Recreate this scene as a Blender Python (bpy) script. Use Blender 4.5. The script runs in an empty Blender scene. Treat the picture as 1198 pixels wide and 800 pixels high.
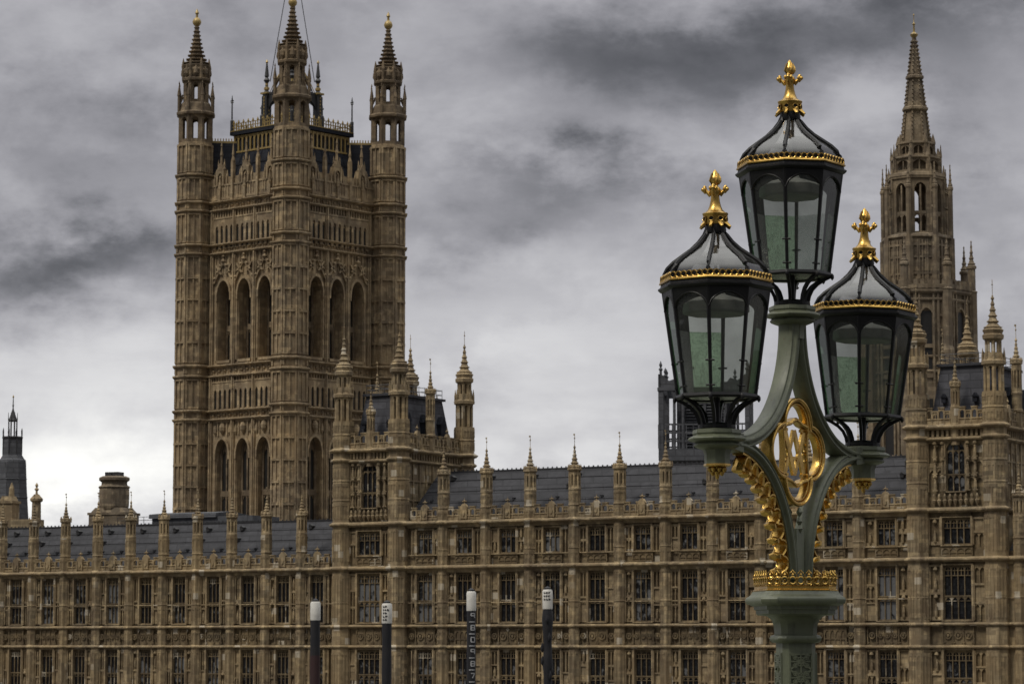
import bpy, math, random
from math import sin, cos, pi, radians, atan, atan2, sqrt, exp
from mathutils import Matrix, Vector
random.seed(7)
scene = bpy.context.scene
COL = scene.collection

# ------------------------------------------------------------------ camera
EYE = 12.0
FPX = 3350.0
PITCH = atan(355.0 / FPX)
cam_d = bpy.data.cameras.new('camera')
cam = bpy.data.objects.new('camera', cam_d)
COL.objects.link(cam)
cam.location = (0, 0, EYE)
cam.rotation_euler = (pi / 2 + PITCH, 0, 0)
cam_d.sensor_width = 36.0
cam_d.sensor_fit = 'HORIZONTAL'
cam_d.lens = 36.0 * FPX / 1198.0
cam_d.clip_start = 0.5
cam_d.clip_end = 20000
cam_d.dof.use_dof = True
cam_d.dof.focus_distance = 17.2
cam_d.dof.aperture_fstop = 20.0
scene.camera = cam

# ------------------------------------------------------------------ view, world, sun
scene.view_settings.view_transform = 'Standard'
scene.view_settings.look = 'None'
scene.view_settings.exposure = 0.0
scene.view_settings.gamma = 1.0
scene.view_settings.use_curve_mapping = False
scene.cycles.max_bounces = 10
scene.cycles.transparent_max_bounces = 16

SUN_TO = Vector((-0.60, -0.44, 1.0)).normalized()
sun_d = bpy.data.lights.new('sun', 'SUN')
sun_d.energy = 1.5
sun_d.angle = radians(11)
sun_d.color = (1.0, 0.94, 0.84)
sun = bpy.data.objects.new('sun', sun_d)
COL.objects.link(sun)
sun.rotation_euler = SUN_TO.to_track_quat('Z', 'Y').to_euler()
sun.location = (-100, -80, 200)

world = bpy.data.worlds.new('World')
scene.world = world
world.use_nodes = True
NT = world.node_tree
NT.nodes.clear()


def N(nt, typ, **kw):
    n = nt.nodes.new(typ)
    for k, v in kw.items():
        setattr(n, k, v)
    return n


def M(nt, op, a, b=None, c=None, clamp=False):
    n = nt.nodes.new('ShaderNodeMath')
    n.operation = op
    n.use_clamp = clamp
    for i, x in enumerate((a, b, c)):
        if x is None:
            continue
        if isinstance(x, (int, float)):
            n.inputs[i].default_value = x
        else:
            nt.links.new(x, n.inputs[i])
    return n.outputs[0]


def mixc(nt, fac, a, b, blend='MIX'):
    n = nt.nodes.new('ShaderNodeMix')
    n.data_type = 'RGBA'
    n.blend_type = blend
    for s, x in ((n.inputs[0], fac), (n.inputs[6], a), (n.inputs[7], b)):
        if isinstance(x, (int, float)):
            s.default_value = x
        elif isinstance(x, tuple):
            s.default_value = x if len(x) == 4 else (*x, 1)
        else:
            nt.links.new(x, s)
    return n.outputs[2]


def noise(nt, vec, scale, detail=5, rough=0.55, dim='3D', dist=0.0):
    n = nt.nodes.new('ShaderNodeTexNoise')
    n.noise_dimensions = dim
    n.inputs['Scale'].default_value = scale
    n.inputs['Detail'].default_value = detail
    n.inputs['Roughness'].default_value = rough
    n.inputs['Distortion'].default_value = dist
    if vec is not None:
        nt.links.new(vec, n.inputs['Vector'])
    return n.outputs['Fac']


def ramp(nt, fac, stops):
    n = nt.nodes.new('ShaderNodeValToRGB')
    el = n.color_ramp.elements
    while len(el) < len(stops):
        el.new(0.5)
    for e, (p, c) in zip(el, stops):
        e.position = p
        e.color = (*c, 1) if len(c) == 3 else c
    nt.links.new(fac, n.inputs[0])
    return n.outputs[0]


def build_sky():
    nt = NT
    tc = N(nt, 'ShaderNodeTexCoord')
    d = tc.outputs['Generated']
    sep = N(nt, 'ShaderNodeSeparateXYZ')
    nt.links.new(d, sep.inputs[0])
    x, y, z = sep.outputs
    az = M(nt, 'ARCTAN2', x, y)
    el = M(nt, 'ARCSINE', z)
    # stretched direction for layered cloud noise
    mp = N(nt, 'ShaderNodeMapping')
    mp.inputs['Scale'].default_value = (1.0, 1.0, 1.75)
    nt.links.new(d, mp.inputs[0])
    n1 = noise(nt, mp.outputs[0], 11.0, 9, 0.56)
    n2 = noise(nt, mp.outputs[0], 36.0, 9, 0.6)
    mp2 = N(nt, 'ShaderNodeMapping')
    mp2.inputs['Location'].default_value = (3.1, 1.7, 8.2)
    mp2.inputs['Scale'].default_value = (1.0, 1.0, 1.35)
    nt.links.new(d, mp2.inputs[0])
    n3 = noise(nt, mp2.outputs[0], 14.0, 6, 0.55)
    mp3 = N(nt, 'ShaderNodeMapping')
    mp3.inputs['Scale'].default_value = (1.0, 1.0, 6.0)
    nt.links.new(d, mp3.inputs[0])
    n4 = noise(nt, mp3.outputs[0], 16.0, 6, 0.6)
    # angles in units of the telephoto's pixels, warped by noise
    U = M(nt, 'ADD', M(nt, 'MULTIPLY', az, 3350.0), M(nt, 'MULTIPLY', M(nt, 'ADD', M(nt, 'SUBTRACT', n3, 0.5), M(nt, 'MULTIPLY', M(nt, 'SUBTRACT', n2, 0.5), 0.35)), 380.0))
    V = M(nt, 'ADD', M(nt, 'MULTIPLY', el, 3350.0), M(nt, 'MULTIPLY', M(nt, 'ADD', M(nt, 'SUBTRACT', n1, 0.5), M(nt, 'MULTIPLY', M(nt, 'SUBTRACT', n2, 0.5), 0.45)), 260.0))

    def blob(u, v, su, sv, a):
        du = M(nt, 'DIVIDE', M(nt, 'SUBTRACT', U, u), su)
        dv = M(nt, 'DIVIDE', M(nt, 'SUBTRACT', V, v), sv)
        q = M(nt, 'ADD', M(nt, 'MULTIPLY', du, du), M(nt, 'MULTIPLY', dv, dv))
        e = M(nt, 'EXPONENT', M(nt, 'MULTIPLY', q, -1.0))
        return M(nt, 'MULTIPLY', e, a)
    tot = None
    for b in SKY_BLOBS:
        o = blob(*b)
        tot = o if tot is None else M(nt, 'ADD', tot, o)
    fine = M(nt, 'MULTIPLY', M(nt, 'SUBTRACT', n2, 0.5), 0.20)
    big = M(nt, 'MULTIPLY', M(nt, 'SUBTRACT', n1, 0.5), 0.20)
    low = M(nt, 'EXPONENT', M(nt, 'MULTIPLY', M(nt, 'MAXIMUM', V, 0.0), -1 / 260.0))
    st = M(nt, 'MULTIPLY', M(nt, 'SUBTRACT', n4, 0.5), M(nt, 'MULTIPLY', low, 0.55))
    L = M(nt, 'ADD', M(nt, 'ADD', M(nt, 'ADD', tot, fine), M(nt, 'ADD', big, st)), SKY_BASE)
    e5 = noise(nt, mp.outputs[0], 13.0, 10, 0.6, dist=0.12)
    edge = N(nt, 'ShaderNodeMapRange')
    edge.interpolation_type = 'SMOOTHSTEP'
    edge.inputs[1].default_value = 0.40
    edge.inputs[2].default_value = 0.60
    nt.links.new(e5, edge.inputs[0])
    L = M(nt, 'ADD', L, M(nt, 'MULTIPLY', M(nt, 'SUBTRACT', edge.outputs[0], 0.5), 0.10))
    L = M(nt, 'SMOOTH_MAX', L, M(nt, 'ADD', 0.045, M(nt, 'MULTIPLY', n2, 0.14)), 0.08)
    # out-of-view sky, invented to light the walls from above
    up = N(nt, 'ShaderNodeMapRange')
    up.interpolation_type = 'SMOOTHSTEP'
    up.inputs[1].default_value = 0.45
    up.inputs[2].default_value = 1.15
    nt.links.new(el, up.inputs[0])
    back = N(nt, 'ShaderNodeMapRange')
    back.interpolation_type = 'SMOOTHSTEP'
    back.inputs[1].default_value = 0.2
    back.inputs[2].default_value = -0.5
    nt.links.new(y, back.inputs[0])
    # dimmed behind the viewer, brightened overhead, so recesses fall into shade
    dim = M(nt, 'SUBTRACT', 1.0, M(nt, 'MULTIPLY', back.outputs[0], 0.58))
    L = M(nt, 'MULTIPLY', L, dim)
    L = M(nt, 'ADD', L, M(nt, 'MULTIPLY', up.outputs[0], SKY_TOP_FILL))
    colr = ramp(nt, L, [(0.0, (0.95, 0.96, 1.06)), (0.30, (0.985, 0.97, 1.05)), (0.75, (1.0, 0.995, 1.005)), (1.0, (1.0, 0.995, 0.97))])
    cloud = N(nt, 'ShaderNodeVectorMath', operation='SCALE')
    nt.links.new(colr, cloud.inputs[0])
    nt.links.new(M(nt, 'MULTIPLY', L, 10.0), cloud.inputs['Scale'])
    sky = N(nt, 'ShaderNodeTexSky')
    sky.sky_type = 'NISHITA'
    sky.sun_disc = False
    sky.sun_elevation = math.asin(SUN_TO.z)
    sky.sun_rotation = atan2(SUN_TO.x, SUN_TO.y)
    mx = mixc(nt, 0.97, sky.outputs[0], cloud.outputs[0])
    bg = N(nt, 'ShaderNodeBackground')
    bg.inputs['Strength'].default_value = 0.1
    nt.links.new(mx, bg.inputs['Color'])
    out = N(nt, 'ShaderNodeOutputWorld')
    nt.links.new(bg.outputs[0], out.inputs[0])


# (azimuth, elevation, widths, strength) of the cloud masses, in 1/3350 rad
SKY_BASE = 0.385
SKY_TOP_FILL = 1.5  # overhead brightness added outside the view
SKY_BLOBS = [
    (150, 700, 180, 70, -0.15), (430, 700, 300, 85, -0.25), (20, 520, 160, 50, -0.23), (-510, 440, 160, 48, -0.24),
    (-500, 615, 120, 60, -0.13), (-250, 730, 150, 60, -0.11), (-40, 640, 110, 80, 0.06), (0, 345, 270, 120, 0.25),
    (-510, 185, 230, 90, 0.75), (-510, 325, 180, 60, 0.20), (60, 215, 260, 55, 0.20), (370, 570, 190, 50, 0.12),
    (550, 545, 90, 70, -0.11), (560, 400, 120, 80, 0.06),
]
build_sky()

# ------------------------------------------------------------------ materials
def new_mat(name):
    m = bpy.data.materials.new(name)
    m.use_nodes = True
    nt = m.node_tree
    b = nt.nodes['Principled BSDF']
    return m, nt, b


def stone_mat(name, base, dark=0.45, block=(0.95, 0.42), patch=True, rough=0.9):
    m, nt, b = new_mat(name)
    tc = N(nt, 'ShaderNodeTexCoord')
    oi = N(nt, 'ShaderNodeObjectInfo')
    sep = N(nt, 'ShaderNodeSeparateXYZ')
    nt.links.new(tc.outputs['Object'], sep.inputs[0])
    u = M(nt, 'ADD', M(nt, 'ADD', sep.outputs[0], M(nt, 'MULTIPLY', sep.outputs[1], 0.83)), M(nt, 'MULTIPLY', oi.outputs['Random'], 37.0))
    cb = N(nt, 'ShaderNodeCombineXYZ')
    nt.links.new(u, cb.inputs[0])
    nt.links.new(sep.outputs[2], cb.inputs[1])

    def brick(w, h, off):
        k = N(nt, 'ShaderNodeTexBrick')
        k.inputs['Scale'].default_value = 1.0
        k.inputs['Brick Width'].default_value = w
        k.inputs['Row Height'].default_value = h
        k.inputs['Mortar Size'].default_value = 0.018
        k.inputs['Mortar Smooth'].default_value = 0.3
        k.inputs['Color1'].default_value = (0, 0, 0, 1)
        k.inputs['Color2'].default_value = (1, 1, 1, 1)
        k.inputs['Mortar'].default_value = (0.25, 0.25, 0.25, 1)
        k.offset = off
        nt.links.new(cb.outputs[0], k.inputs['Vector'])
        return k.outputs['Color']
    bk = brick(block[0], block[1], 0.5)
    geo = N(nt, 'ShaderNodeNewGeometry')
    big = noise(nt, geo.outputs['Position'], 0.16, 4, 0.6)
    mid = noise(nt, geo.outputs['Position'], 0.75, 7, 0.66)
    mp = N(nt, 'ShaderNodeMapping')
    mp.inputs['Scale'].default_value = (1.3, 1.3, 0.14)
    nt.links.new(geo.outputs['Position'], mp.inputs[0])
    streak = noise(nt, mp.outputs[0], 1.4, 5, 0.65)
    c = ramp(nt, bk, [(0.0, tuple(x * 0.55 for x in base)), (0.5, base), (1.0, (base[0] * 1.45, base[1] * 1.42, base[2] * 1.32))])
    c = mixc(nt, ramp(nt, streak, [(0.40, (0, 0, 0)), (0.72, (1, 1, 1))]), c, tuple(x * dark for x in (base[0], base[1] * 0.97, base[2] * 0.95)))
    c = mixc(nt, ramp(nt, mid, [(0.40, (1, 1, 1)), (0.54, (0, 0, 0))]), c, (base[0] * 0.46, base[1] * 0.43, base[2] * 0.42))
    c = mixc(nt, ramp(nt, big, [(0.4, (0, 0, 0)), (0.75, (0.55, 0.55, 0.55))]), c, (base[0] * 1.12, base[1] * 1.02, base[2] * 0.82))
    if patch:
        bk2 = brick(block[0] * 0.8, block[1] * 1.7, 0.37)
        c = mixc(nt, ramp(nt, bk2, [(0.95, (0, 0, 0)), (0.97, (0.8, 0.8, 0.8))]), c, (0.50, 0.44, 0.34))
    nt.links.new(c, b.inputs['Base Color'])
    b.inputs['Roughness'].default_value = rough
    bp = N(nt, 'ShaderNodeBump')
    bp.inputs['Strength'].default_value = 0.55
    bp.inputs['Distance'].default_value = 0.08
    nt.links.new(noise(nt, geo.outputs['Position'], 3.0, 4, 0.6), bp.inputs['Height'])
    nt.links.new(bp.outputs[0], b.inputs['Normal'])
    return m


def slate_mat(name, base):
    m, nt, b = new_mat(name)
    tc = N(nt, 'ShaderNodeTexCoord')
    sep = N(nt, 'ShaderNodeSeparateXYZ')
    nt.links.new(tc.outputs['Object'], sep.inputs[0])
    cb = N(nt, 'ShaderNodeCombineXYZ')
    nt.links.new(M(nt, 'ADD', sep.outputs[0], M(nt, 'MULTIPLY', sep.outputs[1], 0.6)), cb.inputs[0])
    nt.links.new(sep.outputs[2], cb.inputs[1])
    k = N(nt, 'ShaderNodeTexBrick')
    k.inputs['Scale'].default_value = 1.0
    k.inputs['Brick Width'].default_value = 2.2
    k.inputs['Row Height'].default_value = 0.78
    k.inputs['Mortar Size'].default_value = 0.05
    k.inputs['Color1'].default_value = (*[x * 0.85 for x in base], 1)
    k.inputs['Color2'].default_value = (*[x * 1.18 for x in base], 1)
    k.inputs['Mortar'].default_value = (*[x * 0.45 for x in base], 1)
    nt.links.new(cb.outputs[0], k.inputs['Vector'])
    nz = noise(nt, tc.outputs['Object'], 1.1, 6, 0.65)
    c = mixc(nt, ramp(nt, nz, [(0.35, (0, 0, 0)), (0.7, (1, 1, 1))]), k.outputs['Color'], tuple(x * 0.62 for x in base))
    nt.links.new(c, b.inputs['Base Color'])
    b.inputs['Roughness'].default_value = 0.8
    b.inputs['Specular IOR Level'].default_value = 0.2
    bp = N(nt, 'ShaderNodeBump')
    bp.inputs['Strength'].default_value = 0.35
    bp.inputs['Distance'].default_value = 0.05
    nt.links.new(nz, bp.inputs['Height'])
    nt.links.new(bp.outputs[0], b.inputs['Normal'])
    return m


def window_glass_mat(name):
    m, nt, b = new_mat(name)
    tc = N(nt, 'ShaderNodeTexCoord')
    oi = N(nt, 'ShaderNodeObjectInfo')
    ad = N(nt, 'ShaderNodeVectorMath', operation='ADD')
    sc = N(nt, 'ShaderNodeVectorMath', operation='SCALE')
    sc.inputs[0].default_value = (31.0, 17.0, 23.0)
    nt.links.new(oi.outputs['Random'], sc.inputs['Scale'])
    nt.links.new(tc.outputs['Object'], ad.inputs[0])
    nt.links.new(sc.outputs[0], ad.inputs[1])
    nz = noise(nt, ad.outputs[0], 0.9, 3, 0.6)
    sep = N(nt, 'ShaderNodeSeparateXYZ')
    nt.links.new(tc.outputs['Object'], sep.inputs[0])
    cb = N(nt, 'ShaderNodeCombineXYZ')
    nt.links.new(M(nt, 'ADD', sep.outputs[0], sep.outputs[1]), cb.inputs[0])
    nt.links.new(sep.outputs[2], cb.inputs[1])
    k = N(nt, 'ShaderNodeTexBrick')     # leaded lights
    k.offset = 0.0
    k.inputs['Scale'].default_value = 1.0
    k.inputs['Brick Width'].default_value = 0.24
    k.inputs['Row Height'].default_value = 0.30
    k.inputs['Mortar Size'].default_value = 0.022
    k.inputs['Color1'].default_value = (0.007, 0.007, 0.008, 1)
    k.inputs['Color2'].default_value = (0.028, 0.028, 0.030, 1)
    k.inputs['Mortar'].default_value = (0.012, 0.012, 0.012, 1)
    nt.links.new(cb.outputs[0], k.inputs['Vector'])
    # pale blinds and sky reflections, both painted into the pane colour
    f = M(nt, 'ADD', nz, M(nt, 'MULTIPLY', M(nt, 'SUBTRACT', oi.outputs['Random'], 0.5), 0.28))
    c = mixc(nt, ramp(nt, f, [(0.54, (0, 0, 0)), (0.62, (0.85, 0.85, 0.85))]), k.outputs['Color'], (0.16, 0.162, 0.165))
    nt.links.new(c, b.inputs['Base Color'])
    b.inputs['Roughness'].default_value = 0.25
    b.inputs['Specular IOR Level'].default_value = 0.12
    bp = N(nt, 'ShaderNodeBump')
    bp.inputs['Strength'].default_value = 0.5
    bp.inputs['Distance'].default_value = 0.06
    nt.links.new(noise(nt, ad.outputs[0], 3.5, 2), bp.inputs['Height'])
    nt.links.new(bp.outputs[0], b.inputs['Normal'])
    return m


def paint_mat(name, base, rough=0.4, wear=0.5, bump=0.15, metal=0.0, spec=0.5, dirt=(0.03, 0.028, 0.022), scale=9.0, chips=None):
    m, nt, b = new_mat(name)
    tc = N(nt, 'ShaderNodeTexCoord')
    n1 = noise(nt, tc.outputs['Object'], scale, 6, 0.62)
    n2 = noise(nt, tc.outputs['Object'], scale * 6, 4, 0.6)
    c = mixc(nt, ramp(nt, n1, [(0.45, (0, 0, 0)), (0.8, (wear, wear, wear))]), base, dirt)
    c = mixc(nt, M(nt, 'MULTIPLY', n2, 0.3), c, tuple(min(1, x * 1.25) for x in base))
    if chips:
        # grime runs and chipped spots
        mp = N(nt, 'ShaderNodeMapping')
        mp.inputs['Scale'].default_value = (1, 1, 0.16)
        nt.links.new(tc.outputs['Object'], mp.inputs[0])
        run = noise(nt, mp.outputs[0], 26.0, 5, 0.65)
        c = mixc(nt, ramp(nt, run, [(0.52, (0, 0, 0)), (0.70, (0.6, 0.6, 0.6))]), c, dirt)
        sp = noise(nt, tc.outputs['Object'], 48.0, 3, 0.7)
        c = mixc(nt, ramp(nt, sp, [(0.69, (0, 0, 0)), (0.71, (1, 1, 1))]), c, chips)
    nt.links.new(c, b.inputs['Base Color'])
    b.inputs['Metallic'].default_value = metal
    b.inputs['Specular IOR Level'].default_value = spec
    r = M(nt, 'ADD', M(nt, 'MULTIPLY', n1, 0.3), rough - 0.15)
    nt.links.new(r, b.inputs['Roughness'])
    bp = N(nt, 'ShaderNodeBump')
    bp.inputs['Strength'].default_value = bump
    bp.inputs['Distance'].default_value = 0.01
    nt.links.new(n2, bp.inputs['Height'])
    nt.links.new(bp.outputs[0], b.inputs['Normal'])
    return m


def pane_mat(name, tint, milk=0.10, milkcol=(0.5, 0.52, 0.5), hammer=0.0, refl=0.06, dirt=0.35):
    """thin see-through glass with dust on it; hammer>0 gives cast, pebbled glass"""
    m, nt, b = new_mat(name)
    nt.nodes.remove(b)
    out = nt.nodes['Material Output']
    tc = N(nt, 'ShaderNodeTexCoord')
    n1 = noise(nt, tc.outputs['Object'], 5.0, 5, 0.6)
    tr = N(nt, 'ShaderNodeBsdfTransparent')
    df = N(nt, 'ShaderNodeBsdfTranslucent')
    df2 = N(nt, 'ShaderNodeBsdfDiffuse')
    gl = N(nt, 'ShaderNodeBsdfGlossy')
    gl.inputs['Roughness'].default_value = 0.06 if hammer == 0 else 0.22
    tcol = mixc(nt, M(nt, 'MULTIPLY', n1, dirt), tint, tuple(x * 0.45 for x in tint))
    milkf = M(nt, 'MULTIPLY', n1, 2.0 * milk)
    if hammer > 0:
        vo = N(nt, 'ShaderNodeTexVoronoi')
        vo.inputs['Scale'].default_value = 80.0
        nt.links.new(tc.outputs['Object'], vo.inputs['Vector'])
        nb = noise(nt, tc.outputs['Object'], 130.0, 3, 0.7)
        h = M(nt, 'ADD', vo.outputs['Distance'], M(nt, 'MULTIPLY', nb, 0.7))
        tcol = mixc(nt, ramp(nt, h, [(0.60, (0, 0, 0)), (0.92, (hammer, hammer, hammer))]), tcol, tuple(min(1.0, x * 1.6 + 0.10) for x in tint))
        bp = N(nt, 'ShaderNodeBump')
        bp.inputs['Strength'].default_value = 0.7
        bp.inputs['Distance'].default_value = 0.01
        nt.links.new(h, bp.inputs['Height'])
        for s in (df, df2, gl):
            nt.links.new(bp.outputs[0], s.inputs['Normal'])
    nt.links.new(tcol, tr.inputs['Color'])
    df.inputs['Color'].default_value = (*milkcol, 1)
    df2.inputs['Color'].default_value = (*milkcol, 1)
    m0 = N(nt, 'ShaderNodeMixShader')
    m0.inputs[0].default_value = 0.4
    nt.links.new(df.outputs[0], m0.inputs[1])
    nt.links.new(df2.outputs[0], m0.inputs[2])
    m1 = N(nt, 'ShaderNodeMixShader')
    nt.links.new(milkf, m1.inputs[0])
    nt.links.new(tr.outputs[0], m1.inputs[1])
    nt.links.new(m0.outputs[0], m1.inputs[2])
    fr = N(nt, 'ShaderNodeFresnel')
    fr.inputs['IOR'].default_value = 1.45
    m2 = N(nt, 'ShaderNodeMixShader')
    nt.links.new(M(nt, 'ADD', M(nt, 'MULTIPLY', fr.outputs[0], 1.0), refl - 0.04), m2.inputs[0])
    nt.links.new(m1.outputs[0], m2.inputs[1])
    nt.links.new(gl.outputs[0], m2.inputs[2])
    nt.links.new(m2.outputs[0], out.inputs['Surface'])
    return m


STONE = stone_mat('river_stone', (0.345, 0.270, 0.166), dark=0.28)
DARK_STONE = stone_mat('dark_stone', (0.20, 0.152, 0.088), dark=0.30)  # darker stone for recessed walls, tracery and carved panels
STONE_T = stone_mat('tower_stone', (0.365, 0.283, 0.180), dark=0.30, block=(1.3, 0.6), patch=False)
STONE_D = stone_mat('weathered_stone', (0.20, 0.152, 0.099), dark=0.36, block=(1.3, 0.6), patch=False)
STONE_G = stone_mat('grey_stone', (0.23, 0.185, 0.13), dark=0.34, block=(1.2, 0.55), patch=False)
SLATE = slate_mat('slate', (0.046, 0.046, 0.051))
SLATE_P = slate_mat('pavilion_slate', (0.085, 0.086, 0.098))
SLATE_D = slate_mat('iron_roof', (0.022, 0.024, 0.032))
LEAD = slate_mat('lead', (0.105, 0.108, 0.118))
WGLASS = window_glass_mat('window_glass')
IRON = paint_mat('dark_iron', (0.03, 0.03, 0.032), 0.5)
GOLD = paint_mat('gilding', (0.56, 0.355, 0.095), 0.27, wear=0.9, bump=0.18, metal=0.92, dirt=(0.07, 0.040, 0.012), scale=12.0)
GOLD_F = paint_mat('tower_gilding', (0.36, 0.26, 0.10), 0.45, metal=0.3, scale=1.0)
GREEN = paint_mat('green_paint', (0.115, 0.126, 0.080), 0.46, wear=0.55, bump=0.12, dirt=(0.045, 0.05, 0.036), scale=6.0, chips=(0.10, 0.052, 0.028))
BLACK = paint_mat('black_paint', (0.006, 0.006, 0.0065), 0.42, wear=0.25, bump=0.2, dirt=(0.018, 0.017, 0.015), scale=12.0, spec=0.3, chips=(0.05, 0.034, 0.024))
TAR = paint_mat('tarred_pile', (0.008, 0.008, 0.011), 0.6, wear=0.5, bump=0.6, dirt=(0.03, 0.024, 0.02), scale=3.0)
RUST = paint_mat('red_stain', (0.030, 0.009, 0.009), 0.7, wear=0.4, bump=0.4, scale=2.0)
WHITE = paint_mat('white_paint', (0.62, 0.60, 0.55), 0.6, wear=0.55, bump=0.3, dirt=(0.22, 0.20, 0.17), scale=3.0)
MARK = paint_mat('mark_paint', (0.42, 0.42, 0.42), 0.6, wear=0.3)
PANE = pane_mat('clear_pane', (0.76, 0.78, 0.74), milk=0.17, milkcol=(0.27, 0.285, 0.26))
PANE_G = pane_mat('green_pane', (0.36, 0.54, 0.37), milk=0.30, milkcol=(0.09, 0.19, 0.11), dirt=0.4)
PANE_H = pane_mat('green_hammered_pane', (0.37, 0.51, 0.35), milk=0.13, milkcol=(0.22, 0.34, 0.20), hammer=0.9)
PANE_W = pane_mat('pale_hammered_pane', (0.74, 0.80, 0.76), milk=0.16, milkcol=(0.35, 0.38, 0.36), hammer=0.6)
PANE_R = pane_mat('roof_pane', (0.68, 0.68, 0.66), milk=0.09, milkcol=(0.42, 0.41, 0.39), refl=0.14, dirt=0.5)
REFL = paint_mat('reflector_paint', (0.33, 0.33, 0.31), 0.5)


# ------------------------------------------------------------------ mesh builder
class MB:
    def __init__(self):
        self.v = []
        self.f = []
        self.m = []
        self.T = None

    def add(self, vs, fs, mi=0):
        b = len(self.v)
        if self.T is not None:
            T = self.T
            self.v.extend((T @ Vector(p))[:] for p in vs)
        else:
            self.v.extend(vs)
        self.f.extend(tuple(i + b for i in f) for f in fs)
        self.m.extend([mi] * len(fs))

    def box(self, x0, x1, y0, y1, z0, z1, mi=0):
        self.add([(x0, y0, z0), (x1, y0, z0), (x1, y1, z0), (x0, y1, z0), (x0, y0, z1), (x1, y0, z1), (x1, y1, z1), (x0, y1, z1)],
                 [(0, 3, 2, 1), (4, 5, 6, 7), (0, 1, 5, 4), (1, 2, 6, 5), (2, 3, 7, 6), (3, 0, 4, 7)], mi)

    def prism(self, pts, z0, z1, top=None, mi=0, caps=True):
        n = len(pts)
        top = top or pts
        vs = [(p[0], p[1], z0) for p in pts] + [(p[0], p[1], z1) for p in top]
        fs = [(i, (i + 1) % n, n + (i + 1) % n, n + i) for i in range(n)]
        if caps:
            fs += [tuple(range(n - 1, -1, -1)), tuple(range(n, 2 * n))]
        self.add(vs, fs, mi)

    def rings(self, rings, mi=0, caps=True, closed=False):
        """loft through rings of equal point counts"""
        n = len(rings[0])
        vs = [p for r in rings for p in r]
        fs = []
        K = len(rings)
        for k in range(K if closed else K - 1):
            a, b = k * n, ((k + 1) % K) * n
            for i in range(n):
                j = (i + 1) % n
                fs.append((a + i, a + j, b + j, b + i))
        if caps and not closed:
            fs.append(tuple(range(n - 1, -1, -1)))
            fs.append(tuple(range((K - 1) * n, K * n)))
        self.add(vs, fs, mi)

    def lathe(self, prof, n=8, cx=0, cy=0, rot=None, mi=0, caps=True):
        rot = pi / n if rot is None else rot
        self.rings([[(cx + max(r, 1e-4) * cos(rot + 2 * pi * i / n), cy + max(r, 1e-4) * sin(rot + 2 * pi * i / n), z) for i in range(n)] for r, z in prof], mi, caps)

    def ext(self, poly, y0, y1, mi=0):
        """poly in (x,z), counter-clockwise seen from -y, extruded along y"""
        n = len(poly)
        vs = [(p[0], y0, p[1]) for p in poly] + [(p[0], y1, p[1]) for p in poly]
        fs = [tuple(range(n)), tuple(range(2 * n - 1, n - 1, -1))]
        fs += [(i, n + i, n + (i + 1) % n, (i + 1) % n) for i in range(n)]
        self.add(vs, fs, mi)

    def beam(self, prof, x0, x1, mi=0):
        """prof in (y,z) run along x"""
        n = len(prof)
        vs = [(x0, p[0], p[1]) for p in prof] + [(x1, p[0], p[1]) for p in prof]
        fs = [tuple(range(n - 1, -1, -1)), tuple(range(n, 2 * n))]
        fs += [(i, (i + 1) % n, n + (i + 1) % n, n + i) for i in range(n)]
        self.add(vs, fs, mi)

    def tube(self, path, r, n=6, mi=0, closed=False):
        P = [Vector(p) for p in path]
        K = len(P)
        rs = r if isinstance(r, (list, tuple)) else [r] * K
        R = []
        for i in range(K):
            a = P[(i - 1) % K] if (closed or i > 0) else P[i]
            b = P[(i + 1) % K] if (closed or i < K - 1) else P[i]
            t = (b - a).normalized()
            up = Vector((0, 0, 1)) if abs(t.z) < 0.9 else Vector((0, 1, 0))
            s = t.cross(up).normalized()
            w = s.cross(t)
            R.append([tuple(P[i] + (s * cos(2 * pi * k / n) + w * sin(2 * pi * k / n)) * rs[i]) for k in range(n)])
        self.rings(R, mi, True, closed)

    def arch(self, x0, x1, zs, rise, zt, y0, y1, n=8, pw=1.45, mi=0):
        """fills the stone above an arched opening up to the flat line zt"""
        c, h = (x0 + x1) / 2, (x1 - x0) / 2
        q = [(x0 + (x1 - x0) * i / n) for i in range(n + 1)]
        zz = [zs + rise * max(0.0, 1 - abs((x - c) / h) ** pw) ** 0.62 for x in q]
        for i in range(n):
            self.ext([(q[i], zz[i]), (q[i + 1], zz[i + 1]), (q[i + 1], zt), (q[i], zt)], y0, y1, mi)

    def hood(self, x0, x1, zs, rise, w, y0, y1, n=10, pw=1.45, mi=0, drop=0.0):
        """moulding that follows the arch"""
        c, h = (x0 + x1) / 2, (x1 - x0) / 2
        ins, out = [], []
        for i in range(n + 1):
            t = -1 + 2 * i / n
            s = max(0.0, 1 - abs(t) ** pw) ** 0.62
            ins.append((c + h * t, zs + rise * s))
            out.append((c + (h + w) * t, zs + (rise + w * 1.3) * s))
        if drop:
            ins = [(ins[0][0], zs - drop)] + ins + [(ins[-1][0], zs - drop)]
            out = [(out[0][0], zs - drop)] + out + [(out[-1][0], zs - drop)]
        for i in range(len(ins) - 1):
            self.ext([ins[i], ins[i + 1], out[i + 1], out[i]], y0, y1, mi)

    def mesh(self, name, mats, smooth=None, org=(0, 0, 0)):
        me = bpy.data.meshes.new(name)
        ox, oy, oz = org
        me.from_pydata([(a - ox, b - oy, c - oz) for a, b, c in self.v], [], self.f)
        for mt in (mats if isinstance(mats, (list, tuple)) else [mats]):
            me.materials.append(mt)
        if any(self.m):
            me.polygons.foreach_set('material_index', self.m)
        import bmesh
        bm = bmesh.new()
        bm.from_mesh(me)
        bmesh.ops.recalc_face_normals(bm, faces=bm.faces)
        bm.to_mesh(me)
        bm.free()
        if smooth:
            me.polygons.foreach_set('use_smooth', [True] * len(me.polygons))
            me.set_sharp_from_angle(angle=radians(smooth))
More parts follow.
